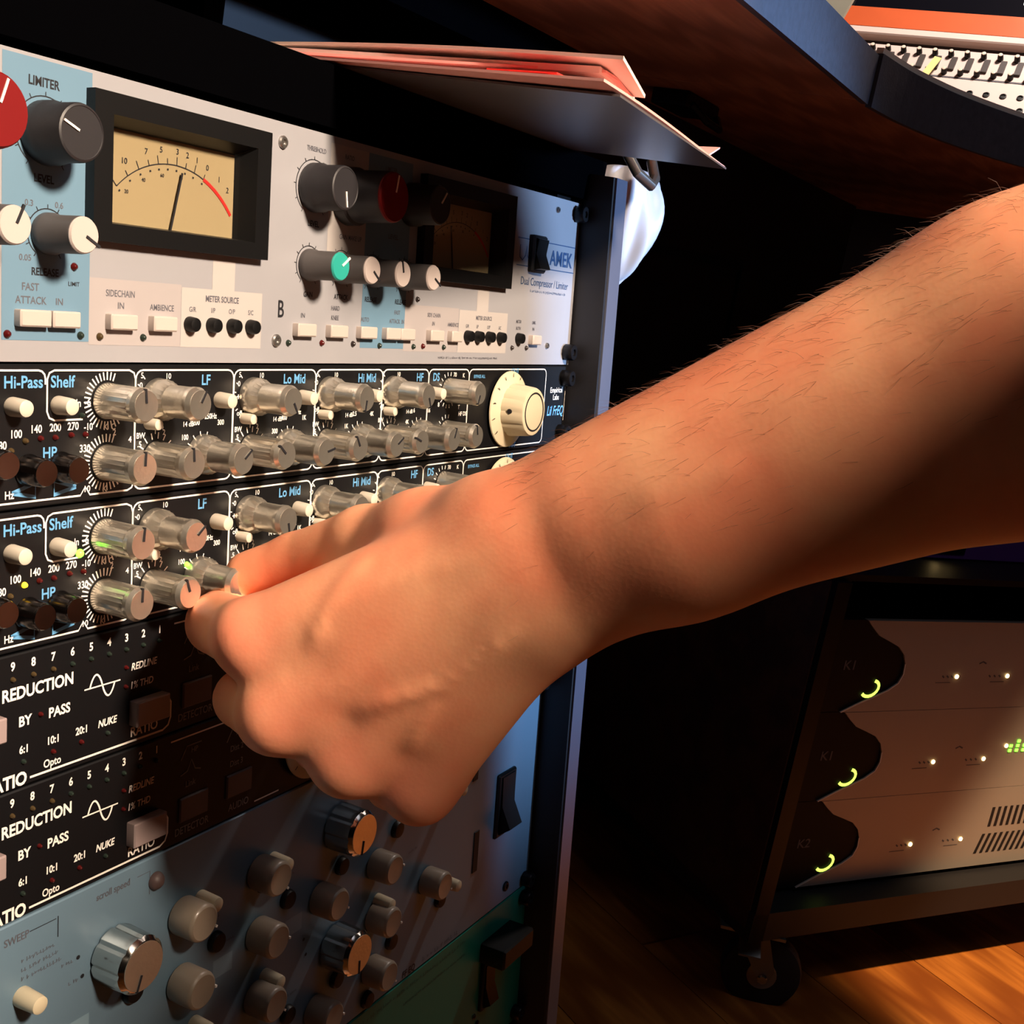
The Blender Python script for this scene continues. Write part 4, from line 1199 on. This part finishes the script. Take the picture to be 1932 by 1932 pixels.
# local axes of console parts: x = s - 150, -y = out, z = t + 60 (tilted back)
CR = bpy.data.objects.new('desk_body', None)
bpy.data.objects.remove(CR)
MX.rotation_euler = (Matrix.Rotation(-math.pi / 2, 4, 'Z') @ Matrix.Rotation(-MA, 4, 'X')).to_euler()
def mx(name, mb, m, **k):
    return part(name, mb, m, MX, **k)
def msx(s): return s - 150
def mtz(t): return t + 60
mx('body', MB().box(msx(-150), msx(700), 2, 120, mtz(-60), mtz(205)), 'console_dark', smooth=False)
mx('lower_panel', MB().box(msx(-140), msx(690), -1, 2, mtz(20), mtz(118)), 'console_cream', smooth=False)
mx('channel_panel', MB().box(msx(-140), msx(690), -1, 2, mtz(122), mtz(178)), 'console_cream', smooth=False)
mx('white_rail', MB().box(msx(-140), msx(690), -14, 2, mtz(188), mtz(204), 2), 'console_cream')
mx('wood_trim', MB().box(msx(-126), msx(690), 6, 40, mtz(222), mtz(272), 3), 'orange_wood')
mx('armrest_shadow_gap', MB().box(msx(-126), msx(690), 20, 60, mtz(204), mtz(224)), 'console_dark', smooth=False)
mx('meter_bridge', MB().box(msx(-126), msx(690), 30, 120, mtz(272), mtz(420)), 'display_black', smooth=False)
mx('end_cheek', MB().box(msx(-178), msx(-150), -10, 120, mtz(-60), mtz(300)), 'console_dark', smooth=False)
kn = MB().lathe([(4.8, 0), (4.8, 2), (4.2, 9), (3.6, 10)], 14).mesh('knob', 'black_plastic')
kc = MB().lathe([(3.4, 10), (3.2, 11), (1.0, 11.4)], 12).mesh('cap', 'ivory')
hole = MB().lathe([(5.2, 0), (5.2, 1.6), (3.6, 1.8), (3.4, 0.4)], 14).mesh('jack', 'black_plastic')
fs = MB().box(-4.5, 4.5, -4, 0, -13, 13).mesh('switch_block', 'console_dark', smooth=False)
for i in range(26):
    s = -74 + i * 25.4
    for t in (166, 128):
        o = link('knob', kn, MX, (msx(s), -1, mtz(t)))
        link('cap', kc, o)
    link('switch_block', fs, MX, (msx(s + 8), -1, mtz(147)))
    for t in (90, 64):
        if t == 90 and i in (7, 17):
            continue
        link('jack', hole, MX, (msx(s + (6 if t == 64 else 0)), -1, mtz(t)))
tl = MB()
tl.ribbon([(msx(-140), mtz(120)), (msx(690), mtz(120))], 2.0, 1.4); tl.ribbon([(msx(-140), mtz(50)), (msx(690), mtz(50))], 1.2, 1.4)
mx('panel_seam', tl, 'ink_grey', smooth=False, recalc=False)
tp = thing('tape_strip', 'yellow tape strip stuck across the mixer channels', 'tape', mloc(57, 120, 13))
tp.rotation_euler = MX.rotation_euler
part('strip', MB().box(-6, 6, -1, 0, -28, 28), 'sticky_yellow', tp, rot=(0, math.radians(14), 0), smooth=False)
lp = tag(link('indicator_lamp', MB().lathe([(9, 0), (9, 4), (7, 9), (3, 12)], 18, axis='z').mesh('indicator_lamp', 'lamp_white'), None, mloc(165, 290, 0)), 'small round white lamp glowing above the orange trim', 'lamp')
# console stand
mx('stand', MB().box(msx(-100), msx(650), 105, 140, -877, 60), 'console_dark', smooth=False, rot=(MA, 0, 0))
# papers on the desk beside the console
NP = ((1180, 500, Z(190)), (1170, 380, Z(190)), (1290, 380, Z(320)), (1300, 500, Z(320)))
sheet('note_pad', 'cream note pad standing at the desk edge by the mixer', NP, 'paper_cream', 6, cat='note pad', group=None, n=3)

# ------------------------------------------------------------------ the person's arm and hand
# joints are laid out in camera axes (mm: right, down, forward); the surface is a blend of tapered limbs
def J(px, py, D):
    return np.array([(px - 966) / F_PX * D, (py - 966) / F_PX * D, D], np.float32)
SEGS = [
    # forearm: radius side and ulna side
    (J(975, 1003, 366), J(1925, 650, 328), 19, 37, 14), (J(1925, 650, 328), J(2420, 450, 318), 37, 42, 14),
    (J(1042, 1142, 364), J(1300, 1012, 348), 17.5, 21.5, 14), (J(1300, 1012, 348), J(1945, 735, 326), 21.5, 37, 14),
    (J(1945, 735, 326), J(2420, 470, 316), 37, 42, 14), (J(1150, 985, 358), J(1925, 690, 330), 22, 38, 14),
    # upper arm, up to the sleeve
    (J(2420, 460, 317), WM.T.astype(np.float32) @ np.array([330, -100, 98], np.float32), 40, 44, 14),
    # palm: metacarpals
    (J(960, 1012, 364), J(478, 1203, 381), 15, 12.6, 12), (J(985, 1062, 363), J(522, 1350, 379), 15, 12.2, 12),
    (J(1010, 1112, 364), J(655, 1432, 380), 15, 11.8, 12), (J(1032, 1158, 367), J(790, 1488, 383), 13.5, 11.2, 12),
    (J(900, 1080, 378), J(640, 1290, 392), 14, 12, 9), (J(940, 1150, 376), J(740, 1380, 388), 13, 11, 9),
    (J(570, 1215, 388), J(605, 1325, 386), 11.6, 11.6, 12), (J(605, 1325, 386), J(695, 1390, 388), 11.6, 11.6, 12), (J(695, 1390, 388), J(805, 1440, 390), 11.6, 11, 12),
    # thumb side of the palm
    (J(905, 990, 374), J(800, 1012, 388), 14.5, 14, 9), (J(800, 1012, 388), J(690, 1022, 405), 14, 12, 9),
    (J(800, 1060, 390), J(600, 1150, 398), 12, 10, 9),
    # thumb
    (J(690, 1022, 405), J(558, 1058, 424), 12, 10.0, 4), (J(558, 1058, 424), J(468, 1082, 429), 9.8, 8.2, 3),
    # index
    (J(478, 1203, 381), J(410, 1176, 413), 12.2, 10.8, 5), (J(410, 1176, 413), J(424, 1146, 434), 10.4, 8.4, 2), (J(424, 1146, 434), J(442, 1132, 436), 8.0, 7.0, 2),
    # middle
    (J(522, 1350, 379), J(460, 1318, 412), 12.0, 10.4, 4), (J(460, 1318, 412), J(510, 1262, 432), 10.0, 8.0, 2), (J(510, 1262, 432), J(545, 1240, 428), 7.8, 6.8, 2),
    # ring
    (J(655, 1432, 380), J(604, 1402, 414), 11.4, 10.0, 4), (J(604, 1402, 414), J(640, 1350, 432), 9.4, 7.8, 2), (J(640, 1350, 430), J(675, 1320, 424), 7.6, 6.6, 2),
    # little finger
    (J(790, 1488, 383), J(735, 1480, 412), 10.6, 8.8, 4), (J(735, 1480, 412), J(770, 1410, 426), 8.0, 7.0, 2), (J(770, 1410, 426), J(795, 1385, 420), 6.8, 6.0, 2),
]
def make_field(segs, lo, hi, VOX):
    dims = np.ceil((hi - lo) / VOX).astype(int) + 1
    grid = np.full(dims, 90.0, np.float32)
    ax = [lo[i] + VOX * np.arange(dims[i], dtype=np.float32) for i in range(3)]
    def window(mn, mx_):
        a = np.maximum(np.floor((mn - lo) / VOX).astype(int), 0)
        b = np.minimum(np.ceil((mx_ - lo) / VOX).astype(int) + 1, dims)
        return tuple(slice(a[i], b[i]) for i in range(3)), [ax[i][a[i]:b[i]] for i in range(3)]
    for a, b, r1, r2, k in segs:
        m = max(r1, r2) + max(26, 3 * VOX)
        sl3, (gx, gy, gz) = window(np.minimum(a, b) - m, np.maximum(a, b) + m)
        px, py, pz = gx[:, None, None] - a[0], gy[None, :, None] - a[1], gz[None, None, :] - a[2]
        ab = b - a
        t = np.clip((px * ab[0] + py * ab[1] + pz * ab[2]) / max(float(ab @ ab), 1e-6), 0, 1)
        d = np.sqrt((px - t * ab[0]) ** 2 + (py - t * ab[1]) ** 2 + (pz - t * ab[2]) ** 2) - (r1 + (r2 - r1) * t)
        g0 = grid[sl3]
        hh = np.clip(0.5 + 0.5 * (g0 - d) / k, 0, 1)
        grid[sl3] = g0 * (1 - hh) + d * hh - k * hh * (1 - hh)
    return grid, dims, window

def surface_nets(grid, dims, lo, VOX, smooth=3):
    sgn = grid < 0
    nx, ny, nz = dims
    cnt = np.zeros((nx - 1, ny - 1, nz - 1), np.int16)
    for dx in (0, 1):
        for dy in (0, 1):
            for dz in (0, 1):
                cnt += sgn[dx:nx - 1 + dx, dy:ny - 1 + dy, dz:nz - 1 + dz]
    act = (cnt > 0) & (cnt < 8)
    idx = np.argwhere(act)
    vid = np.full(act.shape, -1, np.int64)
    vid[act] = np.arange(len(idx))
    acc = np.zeros((len(idx), 3), np.float32)
    num = np.zeros(len(idx), np.float32)
    corner = [(x, y, z) for x in (0, 1) for y in (0, 1) for z in (0, 1)]
    for c0 in corner:
        for axn in range(3):
            if c0[axn]:
                continue
            c1 = list(c0); c1[axn] = 1
            g0 = grid[idx[:, 0] + c0[0], idx[:, 1] + c0[1], idx[:, 2] + c0[2]]
            g1 = grid[idx[:, 0] + c1[0], idx[:, 1] + c1[1], idx[:, 2] + c1[2]]
            cr = (g0 < 0) != (g1 < 0)
            t = np.where(cr, g0 / np.where(cr, g0 - g1, 1), 0)
            p = np.array(c0, np.float32)[None, :].repeat(len(idx), 0)
            p[:, axn] += t
            acc += p * cr[:, None]
            num += cr
    verts = lo + VOX * (idx + acc / num[:, None])
    quads = []
    for axn in range(3):
        u, v = (axn + 1) % 3, (axn + 2) % 3
        a_ = [slice(0, d) for d in dims]
        s0 = [slice(None)] * 3; s1 = [slice(None)] * 3
        s0[axn] = slice(0, -1); s1[axn] = slice(1, None)
        ch = sgn[tuple(s0)] != sgn[tuple(s1)]
        e = np.argwhere(ch)
        ok = (e[:, u] > 0) & (e[:, v] > 0) & (e[:, u] < dims[u] - 1) & (e[:, v] < dims[v] - 1)
        e = e[ok]
        flip = sgn[e[:, 0], e[:, 1], e[:, 2]]
        q = []
        for du, dv in ((0, 0), (1, 0), (1, 1), (0, 1)):
            cc = e.copy(); cc[:, u] -= du; cc[:, v] -= dv
            q.append(vid[cc[:, 0], cc[:, 1], cc[:, 2]])
        q = np.stack(q, 1)
        q[flip] = q[flip][:, ::-1]
        quads.append(q)
    quads = np.concatenate(quads)
    quads = quads[(quads >= 0).all(1)]
    # two passes of gentle smoothing
    for it in range(smooth):
        s = np.zeros_like(verts); n_ = np.zeros(len(verts), np.float32)
        for i in range(4):
            a, b = quads[:, i], quads[:, (i + 1) % 4]
            np.add.at(s, a, verts[b]); np.add.at(n_, a, 1)
            np.add.at(s, b, verts[a]); np.add.at(n_, b, 1)
        verts = verts * 0.5 + 0.5 * s / np.maximum(n_, 1)[:, None]
    return verts, quads

lo = np.array([-118, -190, 130], np.float32)
hi = np.array([345, 112, 462], np.float32)
VOX = 1.5
grid, dims, window = make_field(SEGS, lo, hi, VOX)
# veins, tendons and knuckle creases: gentle ridges (+) and grooves (-) along the back of the hand
RIDGES = [
    ([(700, 1045), (646, 1101), (605, 1170), (578, 1230)], 366, 2.6, 1.2),
    ([(985, 1175), (920, 1232), (828, 1300), (733, 1325), (660, 1352)], 360, 2.8, 1.7),
    ([(828, 1300), (790, 1370), (765, 1430)], 362, 2.6, 1.0),
    ([(940, 1090), (800, 1185), (660, 1280), (575, 1330)], 362, 3.6, 0.7),
    ([(960, 1140), (840, 1290), (720, 1400)], 362, 3.4, 0.6),
    ([(900, 1040), (720, 1105), (560, 1180)], 366, 3.6, 0.8),
    ([(1180, 960), (1300, 905), (1420, 870)], 326, 4.0, 0.6),
    ([(1400, 800), (1600, 700), (1750, 640)], 300, 4.4, 0.5),
]
GROOVES = [([(560, 1275), (600, 1262)], 364, 6.0, 0.8), ([(600, 1412), (650, 1372)], 364, 6.0, 0.6), ([(725, 1480), (770, 1430)], 366, 5.5, 0.8)]
for group, sign in ((RIDGES, 1.0), (GROOVES, -1.0)):
    total = np.zeros_like(grid)
    for pts, D0, w, amp in group:
        P = [J(p[0], p[1], D0) for p in pts]
        mn = np.min(P, 0) - 20
        mxx = np.max(P, 0) + 20
        mn[2] -= 10; mxx[2] += 30
        sl3, (gx, gy, gz) = window(mn, mxx)
        best = along = None
        for i_s, (a, b) in enumerate(zip(P[:-1], P[1:])):
            # distance measured across the back of the hand so the ridge follows the skin
            sc = D0 / gz[None, None, :]
            qx, qy = gx[:, None, None] * sc - a[0], gy[None, :, None] * sc - a[1]
            abx, aby = b[0] - a[0], b[1] - a[1]
            t = np.clip((qx * abx + qy * aby) / (abx * abx + aby * aby), 0, 1)
            d2 = (qx - t * abx) ** 2 + (qy - t * aby) ** 2
            s_ = (i_s + t) / (len(P) - 1)
            if best is None:
                best, along = d2, s_
            else:
                along = np.where(d2 < best, s_, along)
                best = np.minimum(best, d2)
        fade = np.clip(np.minimum(along, 1 - along) * 5, 0, 1) if sign > 0 else 1.0
        total[sl3] = np.maximum(total[sl3], amp * fade * np.exp(-best / (w * w)))
    grid -= sign * total
verts, quads = surface_nets(grid, dims, lo, VOX, 3)
wv = (verts @ WM.T.astype(np.float32))
# head and neck of the leaning person, outside the picture
V = lambda *p: np.array(p, np.float32)
hc = V(440, -290, 470)
HEAD = [(V(440, -330, 290), V(440, -310, 410), 54, 52, 20), (hc + V(0, -22, 14), hc + V(0, 14, 10), 80, 74, 20), (hc + V(0, 34, -46), hc + V(0, 58, -64), 50, 40, 30),
        (hc + V(0, 84, -4), hc + V(0, 100, -22), 7, 11, 10), (hc + V(-76, 0, -2), hc + V(-78, -6, -26), 13, 10, 6), (hc + V(76, 0, -2), hc + V(78, -6, -26), 13, 10, 6),
        (hc + V(-20, 86, -58), hc + V(20, 86, -58), 7, 7, 6), (hc + V(-45, 68, 14), hc + V(45, 68, 14), 14, 14, 10)]
lo2, hi2 = V(300, -460, 210), V(580, -120, 620)
g2, d2, _ = make_field(HEAD, lo2, hi2, 4.0)
v2, q2 = surface_nets(g2, d2, lo2, 4.0, 2)
quads = np.concatenate([quads, q2 + len(wv)])
wv = np.concatenate([wv, v2])
wv[:, 2] += CAM_Z
base = np.array([wv[:, 0].mean(), wv[:, 1].mean(), wv[:, 2].min()])
me = bpy.data.meshes.new('person_arm')
me.from_pydata([tuple(p) for p in ((wv - base) / 1000).tolist()], [], quads.tolist())
bm = bmesh.new(); bm.from_mesh(me); bmesh.ops.recalc_face_normals(bm, faces=bm.faces); bm.to_mesh(me); bm.free()
fl_ = np.zeros(len(wv), np.float32)
for jj, rad in ((J(478, 1203, 372), 15), (J(522, 1350, 370), 14), (J(655, 1432, 372), 14), (J(790, 1488, 374), 13), (J(410, 1176, 410), 12), (J(462, 1328, 408), 12)):
    dd = np.linalg.norm(wv - (WM @ jj + np.array([0, 0, CAM_Z])), axis=1) if wv[:, 2].max() > 500 else np.linalg.norm(wv - WM @ jj, axis=1)
    fl_ = np.maximum(fl_, 0.42 * np.exp(-(dd / rad) ** 2))
at_ = me.attributes.new('flush', 'FLOAT', 'POINT')
at_.data.foreach_set('value', fl_)
me.shade_smooth()
me.materials.append(MATS['skin'])
arm = link('person', me, None, tuple(base))
tag(arm, 'bare forearm and left hand turning a knob of the lower equalizer', 'person')

def cloth(name, segs, lo, hi, vox, m, cut=None):
    g, d, _ = make_field(segs, lo, hi, vox)
    v, q = surface_nets(g, d, lo, vox, 3)
    v = v.copy(); v[:, 2] += CAM_Z
    me = bpy.data.meshes.new(name)
    me.from_pydata([tuple(p) for p in ((v - base) / 1000).tolist()], [], q.tolist())
    me.shade_smooth()
    me.materials.append(MATS[m])
    o = bpy.data.objects.new(name, me)
    COL.objects.link(o)
    o.parent = arm
    return o
SH = [(V(330, -105, 98), V(220, -282, 211), 55, 60, 20), (V(220, -282, 211), V(370, -320, 235), 58, 74, 40), (V(370, -320, 250), V(470, -350, 80), 96, 128, 40), (V(470, -350, 80), V(520, -380, -170), 128, 140, 40),
      (V(370, -320, 250), V(590, -330, 235), 80, 72, 40), (V(590, -330, 235), V(655, -290, 30), 66, 60, 30), (V(655, -290, 30), V(640, -230, -230), 60, 46, 30)]
cloth('shirt', SH, V(120, -560, -330), V(760, -20, 420), 8.0, 'shirt')  # unseen torso and arms, shaped to shade the forearm and rack
cloth('hair', [(hc + V(0, -34, 26), hc + V(0, 6, 40), 84, 74, 20), (hc + V(0, -60, -20), hc + V(0, -50, 10), 60, 70, 20)], V(300, -480, 380), V(580, -160, 620), 5.0, 'black_plastic')

# fine dark hair along the forearm
rng = np.random.default_rng(5)
nf = len(verts)
fa = quads[(quads < nf).all(1)]
pc = wv[fa].mean(1)
nrm = np.cross(wv[fa[:, 2]] - wv[fa[:, 0]], wv[fa[:, 3]] - wv[fa[:, 1]])
nrm /= np.linalg.norm(nrm, axis=1)[:, None] + 1e-9
cen = verts[fa].mean(1)
axis_c = (J(1030, 1075, 364) - J(1930, 690, 328)); axis_w = WM @ (axis_c / np.linalg.norm(axis_c))
mid_c = J(1300, 950, 348)
outw = (cen - (J(1930, 690, 328) + ((cen - J(1930, 690, 328)) @ (axis_c / np.linalg.norm(axis_c)))[:, None] * (axis_c / np.linalg.norm(axis_c)))) @ WM.T
flip = (nrm * outw).sum(1) < 0
nrm[flip] *= -1
pxx = cen[:, 0] / cen[:, 2] * F_PX + 966
up = nrm[:, 2]
w_ = np.where((pxx > 960) & (pxx < 1960), np.clip(up + 0.35, 0.0, 1.2) ** 1.5, 0.0)
pick = rng.choice(len(fa), 1100, p=w_ / w_.sum())
hv, hf = [], []
for q in pick:
    p0 = pc[q] - base + np.array([0, 0, 0])
    n0 = nrm[q]
    d0 = axis_w * rng.uniform(0.5, 1.0) + n0 * rng.uniform(0.15, 0.45) + rng.normal(0, 0.22, 3)
    d0 /= np.linalg.norm(d0)
    L_ = rng.uniform(3, 6)
    side = np.cross(d0, n0); side /= np.linalg.norm(side) + 1e-9
    side2 = np.cross(d0, side)
    p1 = p0 + d0 * L_ * 0.5
    p2 = p0 + d0 * L_ + axis_w * 1.2 - n0 * 0.8
    k = len(hv)
    wd = 0.032
    for p, w in ((p0, wd), (p1, wd * 0.8), (p2, wd * 0.25)):
        hv += [tuple((p + side * w) / 1000), tuple((p - side * 0.5 * w + side2 * w) / 1000), tuple((p - side * 0.5 * w - side2 * w) / 1000)]
    for r in (0, 3):
        for e in range(3):
            f_ = (e + 1) % 3
            hf.append((k + r + e, k + r + f_, k + r + 3 + f_, k + r + 3 + e))
hm = bpy.data.meshes.new('arm_hair')
hm.from_pydata(hv, [], hf)
hm.materials.append(mat('hair_brown', sl(86, 50, 32), 0.6))
ho = bpy.data.objects.new('arm_hair', hm)
COL.objects.link(ho)
ho.parent = arm
ho['kind'] = 'stuff'
